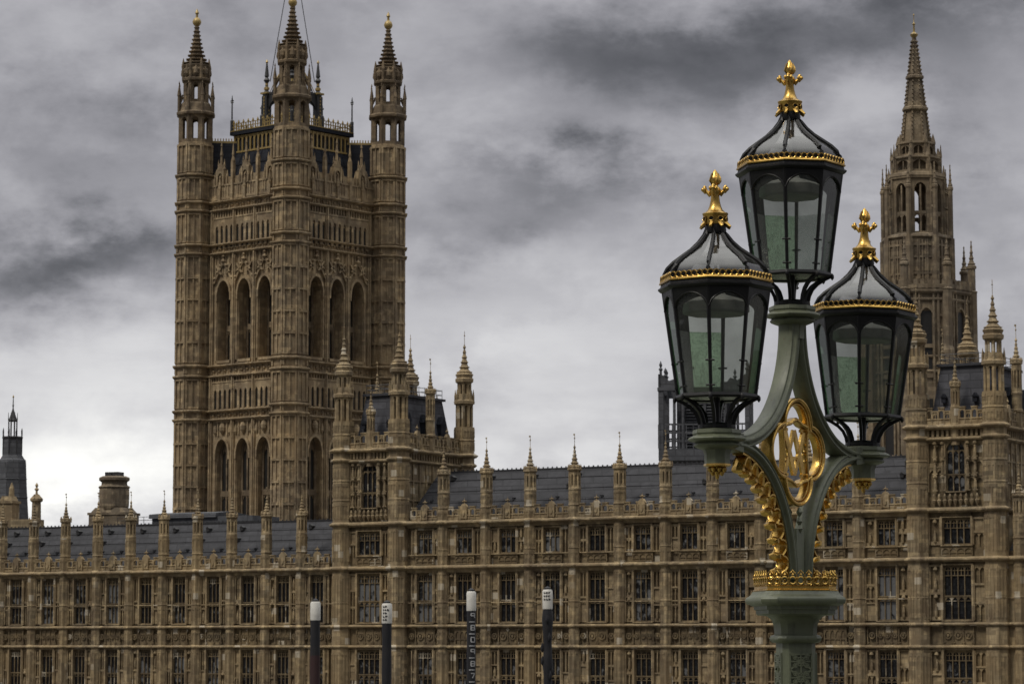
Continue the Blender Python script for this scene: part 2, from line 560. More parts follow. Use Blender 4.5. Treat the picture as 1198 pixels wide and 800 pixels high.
        me.update()
        return me


ORG = {}


def thing(name, label, cat, org=(0, 0, 0), frame=None, group=None, kind=None):
    """an empty at the thing's base; frame = (x, y, rotation) of the local drawing in the world"""
    o = bpy.data.objects.new(name, None)
    COL.objects.link(o)
    fx, fy, fr = frame or (0, 0, 0)
    o.rotation_euler = (0, 0, fr)
    o.location = (fx + org[0] * cos(fr) - org[1] * sin(fr), fy + org[0] * sin(fr) + org[1] * cos(fr), org[2])
    o.empty_display_size = 0.5
    o['label'] = label
    o['category'] = cat
    if group:
        o['group'] = group
    if kind:
        o['kind'] = kind
    ORG[o] = org
    return o


def part(name, mb, mats, root, parent=None, smooth=None, label=None):
    """a part drawn in the frame of its root thing"""
    me = mb.mesh(name, mats, smooth, ORG[root])
    o = bpy.data.objects.new(name, me)
    COL.objects.link(o)
    o.parent = parent or root
    if label:
        o['label'] = label
    return o


def put(name, me, root, loc=(0, 0, 0), rz=0.0, parent=None, label=None):
    """a part that shares its mesh; loc in the frame of the root, or of the parent part if one is given"""
    o = bpy.data.objects.new(name, me)
    COL.objects.link(o)
    if parent is None:
        g = ORG[root]
        o.location = (loc[0] - g[0], loc[1] - g[1], loc[2] - g[2])
        o.parent = root
    else:
        o.location = loc
        o.parent = parent
    o.rotation_euler = (0, 0, rz)
    if label:
        o['label'] = label
    return o


def octo(r, cx=0, cy=0, n=8, rot=None):
    rot = pi / n if rot is None else rot
    return [(cx + r * cos(rot + 2 * pi * i / n), cy + r * sin(rot + 2 * pi * i / n)) for i in range(n)]


def crocket_spire(mb, cx, cy, z0, z1, r0, r1, n=8, rows=5, ball=0.0, rot=None, fat=0.18, pw=0.58):
    """tapering spire with ring courses and leaf knobs on its edges"""
    prof = []
    for k in range(rows):
        t = k / rows
        tn = (k + 1) / rows
        ra = r0 + (r1 - r0) * t ** pw
        rb = r0 + (r1 - r0) * tn ** pw
        za, zb = z0 + (z1 - z0) * t, z0 + (z1 - z0) * tn
        h = zb - za
        prof += [(ra * 0.86, za), (ra * (1 + fat), za + h * 0.22), (ra * (1 + fat), za + h * 0.36), (ra * 0.88, za + h * 0.5), (rb * 0.9, zb - 0.02 * h)]
    prof.append((r1, z1))
    mb.lathe(prof, n, cx, cy, rot)
    if ball:
        mb.lathe([(r1, z1), (ball * 0.7, z1 + ball * 0.25), (ball, z1 + ball * 0.9), (ball * 0.75, z1 + ball * 1.6), (r1 * 0.7, z1 + ball * 1.9), (ball * 0.45, z1 + ball * 2.4), (0.0, z1 + ball * 3.0)], n, cx, cy, rot)


def string(z, proj, h, y=0.0):
    """moulded band profile in (y,z), projecting towards -y"""
    return [(y + 0.02, z), (y - proj * 0.5, z), (y - proj, z + h * 0.35), (y - proj, z + h * 0.6), (y - 0.03, z + h), (y + 0.02, z + h)]

# ------------------------------------------------------------------ ground and river
TH = radians(-30.0)
FRONT = (0.0, 300.0, TH)          # drawing frame of the river front: x along it, y into the building
GZ = 4.0                          # height of the riverside terrace above the water


def fw(s, y):
    return (s * cos(TH) - y * sin(TH), 300.0 + s * sin(TH) + y * cos(TH))


def sheet(name, quad, z, mat):
    me = bpy.data.meshes.new(name)
    me.from_pydata([(*p, z) for p in quad], [], [(0, 1, 2, 3)])
    me.materials.append(mat)
    o = bpy.data.objects.new(name, me)
    COL.objects.link(o)
    o['kind'] = 'structure'
    return o


asph = paint_mat('paving', (0.12, 0.115, 0.105), 0.85, wear=0.3, scale=0.4)
wm, wnt, wb = new_mat('river_water')
wb.inputs['Base Color'].default_value = (0.035, 0.035, 0.025, 1)
wb.inputs['Roughness'].default_value = 0.12
wbp = N(wnt, 'ShaderNodeBump')
wbp.inputs['Distance'].default_value = 0.25
wbp.inputs['Strength'].default_value = 0.8
wtc = N(wnt, 'ShaderNodeNewGeometry')
wnt.links.new(noise(wnt, wtc.outputs['Position'], 0.7, 4), wbp.inputs['Height'])
wnt.links.new(wbp.outputs[0], wb.inputs['Normal'])
sheet('ground', [fw(-6000, -12), fw(6000, -12), fw(6000, 9000), fw(-6000, 9000)], GZ, asph)
sheet('river', [fw(-6000, -4000), fw(6000, -4000), fw(6000, -11.0), fw(-6000, -11.0)], 0.0, wm)
rwm = MB()
rwm.box(-600, 600, -12.6, -11.6, -2, GZ + 1.1)
rw = bpy.data.objects.new('embankment', rwm.mesh('embankment', STONE_G))
COL.objects.link(rw)
rw.location = (FRONT[0], FRONT[1], 0)
rw.rotation_euler = (0, 0, TH)
rw['kind'] = 'structure'


# ------------------------------------------------------------------ river-front pieces
def window_meshes(w, h, lights, transoms=(), arch=0.0, bar=0.10, name='window', sub=2):
    """stone tracery and its glass; origin at the middle of the sill, y=0 the wall face"""
    mb = MB()
    y0, y1 = 0.16, 0.34
    mb.box(-w / 2, -w / 2 + bar, y0 - .04, y1, 0, h)
    mb.box(w / 2 - bar, w / 2, y0 - .04, y1, 0, h)
    mb.box(-w / 2 + bar, w / 2 - bar, y0 - .06, y1, 0, bar * 1.2)
    if arch:
        mb.arch(-w / 2, w / 2, h - arch, arch * 0.98, h + 0.02, 0.0, y1 - .01, 10)
    else:
        mb.box(-w / 2 + bar, w / 2 - bar, y0, y1, h - bar, h)
    lw = (w - 2 * bar) / lights
    top = h - bar - (arch * 0.25 if arch else 0)
    for i in range(1, lights):
        x = -w / 2 + bar + lw * i
        mb.box(x - bar * 0.45, x + bar * 0.45, y0, y1 - .02, bar, top)
    lev = [h - bar if not arch else h - arch]
    for t in transoms:
        z = h * t
        mb.box(-w / 2 + bar, w / 2 - bar, y0 - .03, y1 - .03, z - bar * 0.55, z + bar * 0.55)
        lev.append(z - bar * 0.55)
    for z in lev:
        for i in range(lights):
            xa = -w / 2 + bar + lw * i + bar * 0.4
            xb = xa + lw - bar * 0.8
            mb.arch(xa, xb, z - lw * 0.62, lw * 0.5, z + .01, y0 + .03, y1 - .04, 6)
            if sub and not arch:
                # little bars in the heads
                zc = z - lw * 0.62
                mb.box(xa, xb, y0 + .05, y1 - .06, zc - .03, zc + .03)
    if not arch and sub:
        zt = h - bar - lw * 1.35
        mb.box(-w / 2 + bar, w / 2 - bar, y0 + .02, y1 - .05, zt - .035, zt + .035)
        for i in range(lights):
            xm = -w / 2 + bar + lw * (i + .5)
            mb.box(xm - .03, xm + .03, y0 + .03, y1 - .05, zt, h - bar)
    pb = MB()
    pb.add([(-w / 2, .31, 0), (w / 2, .31, 0), (w / 2, .31, h), (-w / 2, .31, h)], [(0, 1, 2, 3)])
    return mb.mesh(name, DARK_STONE), pb.mesh('glass_pane', WGLASS)


def add_window(ms, root, loc, rz=0.0, parent=None):
    w = put('window', ms[0], root, loc, rz, parent)
    put('glass_pane', ms[1], root, (0, 0, 0), 0, w)
    return w


WW = 1.95
W_ROW2 = window_meshes(WW, 5.28, 3, (0.44,))
W_ROW1 = window_meshes(WW, 4.6, 3, (0.42,))
W_TOP = window_meshes(WW, 2.62, 3, ())
W_ROW2N = window_meshes(1.72, 5.25, 3, (0.44,))
W_ROW1N = window_meshes(1.72, 4.6, 3, (0.42,))
W_ORIEL = window_meshes(1.95, 5.2, 3, (0.36,), arch=1.0)
W_BAY2 = window_meshes(2.9, 5.28, 4, (0.44,))
W_BAY1 = window_meshes(2.9, 4.6, 4, (0.42,))
W_BAYT = window_meshes(2.9, 2.62, 4, ())
W_SIDE = window_meshes(1.5, 4.6, 2, (0.5,))


RB = random.Random(41)


def flank(mb, xa, xb, z0, z1, tiers):
    """blind tracery between a window and a buttress: ribs, cusped panels, niches with small worn figures"""
    w = xb - xa
    for x in (xa, xb):
        mb.box(x - .06, x + .06, -.04, .27, z0, z1)
    tiers = max(1, tiers - RB.choice((0, 0, 1, 1)))
    for t in range(tiers):
        za = z0 + (z1 - z0) * t / tiers
        zb = z0 + (z1 - z0) * (t + 1) / tiers
        a, b = xa + .06, xb - .06
        c = (a + b) / 2
        mb.box(a, b, .0 + RB.uniform(0, .06), .27, zb - RB.uniform(.10, .2), zb + .02)
        kind = RB.random()
        if kind < .45:          # two narrow lights
            mb.box(c - .045, c + .045, .06, .27, za, zb - .1)
            for p, q in ((a, c - .045), (c + .045, b)):
                mb.arch(p, q, zb - .12 - (q - p) * .9, (q - p) * .6, zb - .08, .08, .27, 4)
        elif kind < .75:        # niche with a figure under a little canopy
            mb.box(a, b, .12, .27, za, za + .35)
            mb.lathe([(.02, za + .12), (.16, za + .32), (.17, za + .4)], 6, c, .1)
            h = RB.uniform(.8, 1.15)
            mb.lathe([(.12, za + .4), (.15, za + .4 + h * .4), (.1, za + .4 + h * .8), (.05, za + .4 + h * .84), (.085, za + .4 + h * .95), (.02, za + .4 + h * 1.05)], 6, c + RB.uniform(-.02, .02), .08)
            if zb - za > 1.9:
                mb.lathe([(.06, zb - .6), (.24, zb - .45), (.2, zb - .3), (.05, zb - .1)], 6, c, .1)
        else:                   # plain ashlar, some of it recut
            mb.box(a, b, .16, .27, za, zb - .1)
            if RB.random() < .5:
                zz = RB.uniform(za + .2, zb - .7)
                mb.box(a, b, .13, .27, zz, zz + .42)


def wall_bay(mb, x0, x1, ww, rows, z0, z1, rb=0.62, cx=None):
    """one bay of wall with its window openings (rows of (bottom, top))"""
    c = (x0 + x1) / 2 if cx is None else cx
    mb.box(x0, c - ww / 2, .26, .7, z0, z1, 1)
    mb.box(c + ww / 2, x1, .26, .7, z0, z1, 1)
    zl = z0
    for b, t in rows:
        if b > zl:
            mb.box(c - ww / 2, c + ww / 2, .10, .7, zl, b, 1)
        mb.box(c - ww / 2 - .17, c - ww / 2, -.10, .12, b - .1, t + .12)
        mb.box(c + ww / 2, c + ww / 2 + .17, -.10, .12, b - .1, t + .12)
        mb.box(c - ww / 2, c + ww / 2, -.08, .2, t, t + .08)
        mb.box(c - ww / 2, c + ww / 2, -.12, .3, b - .1, b)
        flank(mb, x0 + rb + .02, c - ww / 2 - .22, b, t, 3 if t - b > 3.5 else 2)
        flank(mb, c + ww / 2 + .22, x1 - rb - .02, b, t, 3 if t - b > 3.5 else 2)
        zl = t
    if z1 > zl:
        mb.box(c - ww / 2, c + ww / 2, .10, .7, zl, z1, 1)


def panel_mesh(w, h, cells, rings=True):
    """carved panel: frame, shields and foils in a row; origin at its bottom middle"""
    mb = MB()
    mb.box(-w / 2, w / 2, -.02, .10, 0, .08)
    mb.box(-w / 2, w / 2, -.02, .10, h - .08, h)
    cw = w / cells
    for i in range(cells + 1):
        x = -w / 2 + cw * i
        mb.box(x - .045, x + .045, -.015, .10, .08, h - .08)
    for i in range(cells):
        c = -w / 2 + cw * (i + .5)
        hz = h / 2
        r = min(cw, h) * .33
        if rings:
            # foil ring with a boss or a shield
            n = 10
            ins = [(c + r * .72 * cos(2 * pi * k / n), hz + r * .72 * sin(2 * pi * k / n)) for k in range(n)]
            out = [(c + r * 1.12 * cos(2 * pi * k / n), hz + r * 1.12 * sin(2 * pi * k / n)) for k in range(n)]
            for k in range(n):
                mb.ext([ins[k], out[k], out[(k + 1) % n], ins[(k + 1) % n]], -.03 - .02 * (k % 2), .10)
            mb.ext([(c - r * .42, hz + r * .45), (c - r * .36, hz - r * .1), (c, hz - r * .55), (c + r * .36, hz - r * .1), (c + r * .42, hz + r * .45)], -.05, .10)
            for sx in (-1, 1):
                for sz in (-1, 1):
                    if h > 1.0:
                        mb.ext([(c + sx * cw * .38 - .06, hz + sz * h * .36 - .06), (c + sx * cw * .38 + .06, hz + sz * h * .36 - .06), (c + sx * cw * .38 + .06, hz + sz * h * .36 + .06), (c + sx * cw * .38 - .06, hz + sz * h * .36 + .06)], -.02, .1)
        else:
            a, b = c - cw / 2 + .045, c + cw / 2 - .045
            mb.arch(a, b, h * .55, h * .22, h - .07, .0, .10, 5)
            mb.box(a, b, .0, .1, h * .30, h * .36)
    return mb.mesh('carved_panel', DARK_STONE)


P_BIG2 = panel_mesh(WW + .3, 1.9, 3)
P_BIG3 = panel_mesh(WW + .3, 1.9, 4, False)
P_BIG = panel_mesh(WW + .3, 1.9, 2)
P_BIGN = panel_mesh(1.72 + .3, 1.9, 2)
P_BIGN2 = panel_mesh(1.72 + .3, 1.9, 3)
P_FL = panel_mesh(.92, 1.9, 1)
P_LOW = panel_mesh(WW + .3, .95, 3, False)
P_BAY = panel_mesh(3.1, 1.9, 3)
P_BAYL = panel_mesh(3.1, .95, 4, False)


def buttress_mesh(r, z0, z1, collars, y=0.15):
    """octagonal shaft, panelled on its faces, with moulded collars"""
    mb = MB()
    mb.prism(octo(r, 0, y), z0, z1)
    q = octo(r, 0, y)
    for z, p, h in collars:
        mb.lathe([(r + .01, z), (r + p * .5, z), (r + p, z + h * .35), (r + p, z + h * .6), (r + .02, z + h)], 8, 0, y)
    cz = sorted([z0] + [c[0] for c in collars] + [z1])
    for a, b in zip(cz[:-1], cz[1:]):
        if b - a < 1.2:
            continue
        n = 2 if b - a > 3.5 else 1
        for k in range(n):
            za = a + .5 + (b - a - .6) * k / n
            zb = a + .3 + (b - a - .6) * (k + 1) / n
            for i in range(8):
                p0, p1 = Vector(q[i]), Vector(q[(i + 1) % 8])
                nrm = ((p0 + p1) / 2 - Vector((0, y))).normalized()
                if nrm.y > .3:
                    continue
                ln = (p1 - p0)
                for f in (.04, .80):
                    a0 = p0 + ln * f
                    a1 = p0 + ln * (f + .16)
                    mb.prism([tuple(a0 - nrm * .02), tuple(a0 + nrm * .045), tuple(a1 + nrm * .045), tuple(a1 - nrm * .02)], za, zb)
                a0, a1 = p0 + ln * .2, p0 + ln * .8
                mb.prism([tuple(a0 - nrm * .02), tuple(a0 + nrm * .04), tuple(a1 + nrm * .04), tuple(a1 - nrm * .02)], zb - .22, zb)
    return mb.mesh('buttress', STONE)


def pinnacle_mesh(r, zp0, zp1, zs, ztip, y=0.15, rod=1.2, name='pinnacle'):
    """panelled octagonal turret with slits, cap and crocketed spirelet"""
    mb = MB()
    mb.lathe([(r * 1.12, zp0 - .18), (r * 1.12, zp0), (r * .98, zp0 + .1)], 8, 0, y)
    mb.prism(octo(r * .6, 0, y), zp0, zp1)
    for i in range(8):
        a = pi / 8 + i * pi / 4
        mb.lathe([(r * .2, zp0), (r * .2, zp1)], 4, r * .86 * cos(a), y + r * .86 * sin(a), a)
    mb.prism(octo(r * .97, 0, y), zp0, zp0 + (zp1 - zp0) * .16)
    mb.prism(octo(r * .97, 0, y), zp1 - (zp1 - zp0) * .2, zp1)
    mb.lathe([(r * .95, zp1), (r * 1.25, zp1 + .12), (r * 1.25, zp1 + .28), (r * 1.0, zp1 + .4)], 8, 0, y)
    for i in range(8):      # knobs round the cap
        a = pi / 8 + i * pi / 4
        mb.lathe([(.07, zp1 + .2), (.12, zp1 + .45), (.02, zp1 + .75)], 5, r * 1.08 * cos(a), y + r * 1.08 * sin(a))
    crocket_spire(mb, 0, y, zp1 + .35, ztip, r * .92, .07, 8, 5, .14)
    if rod:
        mb.tube([(0, y, ztip + .3), (0, y, ztip + .3 + rod)], .028, 5)
        mb.lathe([(.01, ztip + .25 + rod * .55), (.09, ztip + .3 + rod * .62), (.01, ztip + .35 + rod * .69)], 5, 0, y)
        mb.box(-.14, .05, y - .012, y + .012, ztip + .3 + rod * .86, ztip + .3 + rod)
    return mb.mesh(name, STONE)


def parapet(mb, x0, x1, zb, h, centre=None, step=0.62):
    """pierced arcade with a stepped coping between two shafts"""
    zl = zb + h * .42
    mb.box(x0, x1, -.12, .16, zb, zl)
    mb.beam([(-.12, zl - .1), (-.2, zl - .04), (-.2, zl + .02), (-.1, zl + .06), (.16, zl + .06)], x0, x1)
    n = max(2, int((x1 - x0) / step))
    st = (x1 - x0) / n
    for i in range(n + 1):
        a = x0 + st * i
        mb.box(a - .09, a + .09, -.16, .16, zl, zb + h * 1.02)
        mb.box(a - .05, a + .05, -.18, -.10, zb + .05, zl)
    for i in range(n):
        a = x0 + st * i
        up = i % 2 == 0
        zt = zb + h * (1.26 if up else .98)
        mb.arch(a + .09, a + st - .09, zt - .42, .2, zt, -.08, .10, 4)
        mb.box(a - .02, a + st + .02, -.15, .17, zt, zt + h * .09)
        if up:
            mb.box(a + .02, a + .10, -.1, .1, zl, zt)
            mb.box(a + st - .10, a + st - .02, -.1, .1, zl, zt)
        else:
            mb.box(a + st * .45, a + st * .55, -.06, .08, zl, zt)
    if centre is not None:
        c = centre
        mb.box(c - .40, c + .40, -.22, .18, zb + .1, zb + h * 1.25)
        mb.ext([(c - .46, zb + h * 1.25), (c + .46, zb + h * 1.25), (c + .14, zb + h * 1.6), (c - .14, zb + h * 1.6)], -.2, .16)
        mb.ext([(c - .2, zb + .75), (c - .17, zb + .5), (c, zb + .33), (c + .17, zb + .5), (c + .2, zb + .75)], -.30, -.2)
        for sx in (-1, 1):
            mb.box(c + sx * .36 - .07, c + sx * .36 + .07, -.3, .2, zb + .05, zb + h * 1.05)
            mb.lathe([(.09, zb + h * 1.05), (.02, zb + h * 1.4)], 4, c + sx * .36, -.1)
        mb.lathe([(.09, zb + h * 1.5), (.05, zb + h * 1.75), (.15, zb + h * 1.85), (.04, zb + h * 2.0), (.01, zb + h * 2.2)], 6, c, 0)
        mb.box(c - .26, c + .26, -.05, .05, zb + h * 1.80, zb + h * 1.90)


VENT = MB()
VENT.box(-.20, .20, -.35, .3, 0, .34)
VENT.ext([(-.26, .34), (.26, .34), (0, .56)], -.4, .3)
VENT_M = VENT.mesh('roof_vent', IRON)
VENT2 = MB()
VENT2.box(-.10, .10, -.25, .2, 0, .18)
VENT2.box(-.14, .14, -.3, .2, .18, .24)
VENT2_M = VENT2.mesh('roof_vent', LEAD)


def slope_roof(root, x0, x1, y0, z0, yr, zr, name='roof', cols=(), hip=False):
    mb = MB()
    mb.beam([(y0, z0), (yr, zr), (2 * yr - y0, z0)], x0, x1)
    # lead rolls on the ridge with a small cresting
    mb.box(x0, x1, yr - .12, yr + .12, zr - .05, zr + .12)
    n = int((x1 - x0) / .55)
    for i in range(n):
        a = x0 + (x1 - x0) * (i + .5) / n
        mb.box(a - .07, a + .07, yr - .03, yr + .03, zr + .12, zr + .26)
    # standing ledges that cross the slates
    for t in (.30, .55, .8):
        y, z = y0 + (yr - y0) * t, z0 + (zr - z0) * t
        mb.box(x0, x1, y - .06, y + .1, z, z + .035)
    r = part(name, mb, SLATE, root)
    g = ORG[root]
    for k, c in enumerate(cols):
        for dx, t, me in ((-.9, .34, VENT2_M), (1.0, .34, VENT2_M), (.1 + .3 * ((k * 7) % 3 - 1), .56, VENT_M), (.0, .82, VENT_M)):
            if random.random() < .12:
                continue
            put('roof_vent', me, root, (c + dx - g[0], y0 + (yr - y0) * t - g[1], z0 + (zr - z0) * t - g[2] - .05), 0, r)
    return r


COLL_LOW = [(11.72, .2, .36), (13.86, .2, .36), (20.0, .34, .5), (16.5, .05, .16)]
COLL_HI = COLL_LOW + [(24.75, .36, .5)]

# ------------------------------------------------------------------ river front: the lower range
def low_range(name, label, x0, xs, x1, wins, cat='building'):
    """xs: buttress centres, wins: window centres"""
    t = thing(name, label, cat, ((x0 + x1) / 2, 0, GZ), FRONT)
    ed = [x0] + list(xs) + [x1]
    mb = MB()
    bays = []
    for a, b in zip(ed[:-1], ed[1:]):
        if b - a > 2.6:
            bays.append((a, b))
            wall_bay(mb, a, b, 1.72, [(7.0, 11.6), (14.42, 19.66)], GZ, 20.0)
        else:
            mb.box(a, b, .12, .7, GZ, 20.0)
    part('wall', mb, [STONE, DARK_STONE], t)
    for i, (a, b) in enumerate(bays):
        c = (a + b) / 2
        add_window(W_ROW2N, t, (c, 0, 14.42))
        add_window(W_ROW1N, t, (c, 0, 7.0))
        put('carved_panel', RB.choice((P_BIGN, P_BIGN, P_BIGN2)), t, (c, .02, 12.05))
        for sx in (-1, 1):
            put('carved_panel', P_FL, t, (c + sx * (1.72 / 2 + .66), .04, 12.05))
    mb = MB()
    for z, p, h in ((11.72, .30, .34), (13.9, .30, .34)):
        mb.beam(string(z, p, h), x0, x1)
    mb.beam(string(16.45, .06, .12), x0, x1)
    part('string_course', mb, STONE, t)
    mb = MB()
    mb.beam(string(20.0, .58, .5), x0, x1)
    mb.beam([(-.08, 19.72), (-.2, 20.0), (.12, 20.0), (.12, 19.72)], x0, x1)
    part('cornice', mb, STONE, t)
    mb = MB()
    for a, b in bays:
        parapet(mb, a + .55, b - .55, 20.5, 1.05, (a + b) / 2)
    part('parapet', mb, STONE, t)
    bm_ = BUT_L
    for x in xs:
        bo = put('buttress', bm_, t, (x, 0, 0))
        put('pinnacle', PIN_L, t, (0, 0, 0), 0, bo)
    slope_roof(t, x0, x1, .75, 21.0, 6.6, 25.85, cols=[(a + b) / 2 for a, b in bays])
    mb = MB()
    mb.box(x0, x1, .7, 12.4, GZ, 21.0)
    part('rear_wall', mb, STONE_G, t)
    return t


BUT_L = buttress_mesh(.60, GZ, 24.3, [(c[0], c[1], c[2]) for c in COLL_LOW] + [(22.1, .06, .2)], .12)
PIN_L = pinnacle_mesh(.55, 24.3, 26.0, 0, 28.0, .12, 1.1)
BUT_C = buttress_mesh(.62, GZ, 28.1, COLL_HI + [(22.0, .05, .16), (26.4, .06, .2)], .12)
PIN_C = pinnacle_mesh(.60, 28.2, 29.95, 0, 32.3, .12, 1.25)

LX = [-26.6 - 4.675 * k for k in range(14)][::-1]
low_range('palace_wing', 'low brown stone range with slate roof, left of the pavilion, below the big square tower', -94.0, LX, -22.3, None)
RX = [55.6 + 4.7 * k for k in range(6)]
low_range('palace_wing', 'low brown stone range at the right edge, its slate roof against the right pavilion', 54.3, RX, 84.0, None)

# ------------------------------------------------------------------ river front: the tall centre
t = thing('palace_range', 'tall three-row centre range of brown stone with pinnacled slate roof, between the two corner pavilions', 'building', (15.5, 0, GZ), FRONT)
CX = [-8.45 + 5.29 * k for k in range(11)]
ed = [-12.95] + CX[:-1] + [44.9]
mb = MB()
bays = []
for a, b in zip(ed[:-1], ed[1:]):
    bays.append((a, b))
    wall_bay(mb, a, b, WW, [(7.0, 11.6), (14.42, 19.70), (21.62, 24.24)], GZ, 24.8)
part('wall', mb, [STONE, DARK_STONE], t)
for i, (a, b) in enumerate(bays):
    c = (a + b) / 2
    add_window(W_TOP, t, (c, 0, 21.62))
    add_window(W_ROW2, t, (c, 0, 14.42))
    add_window(W_ROW1, t, (c, 0, 7.0))
    put('carved_panel', RB.choice((P_BIG, P_BIG, P_BIG2, P_BIG3)), t, (c, .02, 12.05))
    put('carved_panel', P_LOW, t, (c, .02, 20.56))
    for sx in (-1, 1):
        put('carved_panel', P_FL, t, (c + sx * (WW / 2 + .66), .04, 12.05))
mb = MB()
for z, p, h in ((11.72, .30, .34), (13.9, .30, .34)):
    mb.beam(string(z, p, h), -12.95, 44.9)
mb.beam(string(16.45, .06, .12), -12.95, 44.9)
mb.beam(string(21.48, .08, .14), -12.95, 44.9)
part('string_course', mb, STONE, t)
mb = MB()
mb.beam(string(20.0, .58, .5), -12.95, 44.9)
mb.beam(string(24.72, .62, .52), -12.95, 44.9)
mb.beam([(-.08, 24.45), (-.2, 24.72), (.12, 24.72), (.12, 24.45)], -12.95, 44.9)
mb.beam([(-.08, 19.72), (-.2, 20.0), (.12, 20.0), (.12, 19.72)], -12.95, 44.9)
part('cornice', mb, STONE, t)
mb = MB()
for a, b in bays:
    parapet(mb, a + .6, b - .6, 25.24, 1.05, (a + b) / 2)
part('parapet', mb, STONE, t)
for x in CX[:-1]:
    bo = put('buttress', BUT_C, t, (x, 0, 0))
    put('pinnacle', PIN_C, t, (0, 0, 0), 0, bo)
slope_roof(t, -13.2, 45.0, .75, 25.7, 7.0, 30.75, cols=[(a + b) / 2 for a, b in bays])
mb = MB()
mb.box(-12.9, 44.9, .7, 13.2, GZ, 25.7)
part('rear_wall', mb, STONE_G, t)


# ------------------------------------------------------------------ corner pavilions
def turret_mesh(r, z0, name='corner_turret'):
    """octagonal corner turret: shaft, open arcaded stage, small lantern, crocketed cap"""
    mb = MB()
    mb.prism(octo(r), z0, 36.2)
    for z, p, h in [(c[0], c[1], c[2]) for c in COLL_HI] + [(31.7, .28, .45), (32.75, .42, .5), (34.6, .06, .2), (27.5, .05, .18), (29.6, .05, .18)]:
        mb.lathe([(r + .01, z), (r + p * .5, z), (r + p, z + h * .35), (r + p, z + h * .6), (r + .02, z + h)], 8)
    q = octo(r)
    for za, zb in ((5.0, 11.3), (14.6, 19.5), (21.0, 24.4), (25.6, 27.3), (27.9, 29.4), (30.0, 31.5), (33.5, 34.5), (35.0, 36.0)):
        for i in range(8):
            p0, p1 = Vector(q[i]), Vector(q[(i + 1) % 8])
            nrm = ((p0 + p1) / 2).normalized()
            ln = p1 - p0
            for f, w in ((.03, .14), (.43, .14), (.83, .14)):
                a0, a1 = p0 + ln * f, p0 + ln * (f + w)
                mb.prism([tuple(a0 - nrm * .02), tuple(a0 + nrm * .05), tuple(a1 + nrm * .05), tuple(a1 - nrm * .02)], za, zb)
            a0, a1 = p0 + ln * .17, p0 + ln * .83
            mb.prism([tuple(a0 - nrm * .02), tuple(a0 + nrm * .044), tuple(a1 + nrm * .044), tuple(a1 - nrm * .02)], zb - .3, zb)
    # open stage
    ra = r * .86

    def stage(ra, za, zb, pier):
        for i in range(8):
            a = pi / 8 + i * pi / 4
            mb.lathe([(pier, za), (pier, zb)], 4, (ra - pier) * cos(a), (ra - pier) * sin(a), a)
            a2 = i * pi / 4
            mb.T = Matrix.Rotation(a2 + pi / 2, 4, 'Z') @ Matrix.Translation((0, -(ra * .924 - pier * .5), 0))
            h = ra * .383 - pier * .5
            mb.arch(-h, h, zb - h * 1.3, h * .9, zb, -pier * .4, pier * .4, 5)
            mb.T = None
    stage(ra, 36.2, 38.7, .2)
    mb.lathe([(ra, 38.7), (ra * 1.18, 38.8), (ra * 1.2, 39.1), (ra, 39.3), (ra * .9, 39.9)], 8)
    for i in range(8):
        a = pi / 8 + i * pi / 4
        mb.lathe([(.12, 39.1), (.12, 39.7), (.02, 40.4)], 4, ra * 1.04 * cos(a), ra * 1.04 * sin(a), a)
    rb = r * .70
    stage(rb, 39.9, 41.1, .17)
    mb.lathe([(rb, 41.1), (rb * 1.25, 41.25), (rb * 1.3, 41.6), (rb * 1.1, 41.75), (rb * 1.28, 42.1), (rb, 42.3)], 8)
    crocket_spire(mb, 0, 0, 42.2, 45.0, rb * .95, .09, 8, 5, .18)
    mb.tube([(0, 0, 45.2), (0, 0, 47.0)], .03, 5)
    mb.lathe([(.01, 46.4), (.1, 46.5), (.01, 46.6)], 5)
    return mb.mesh(name, STONE)


TURRET = turret_mesh(1.14, GZ)
PIN_P = pinnacle_mesh(.48, 36.6, 39.3, 0, 41.6, 0, 1.4, 'pinnacle')
PST = MB()
PST.prism(octo(.5), 32.9, 36.6)
PST.lathe([(.5, 34.6), (.6, 34.7), (.6, 34.9), (.5, 35.0)], 8)
PST_M = PST.mesh('pinnacle_shaft', STONE)
PIN_SM = pinnacle_mesh(.42, 34.9, 36.7, 0, 39.0, 0, .6, 'pinnacle')


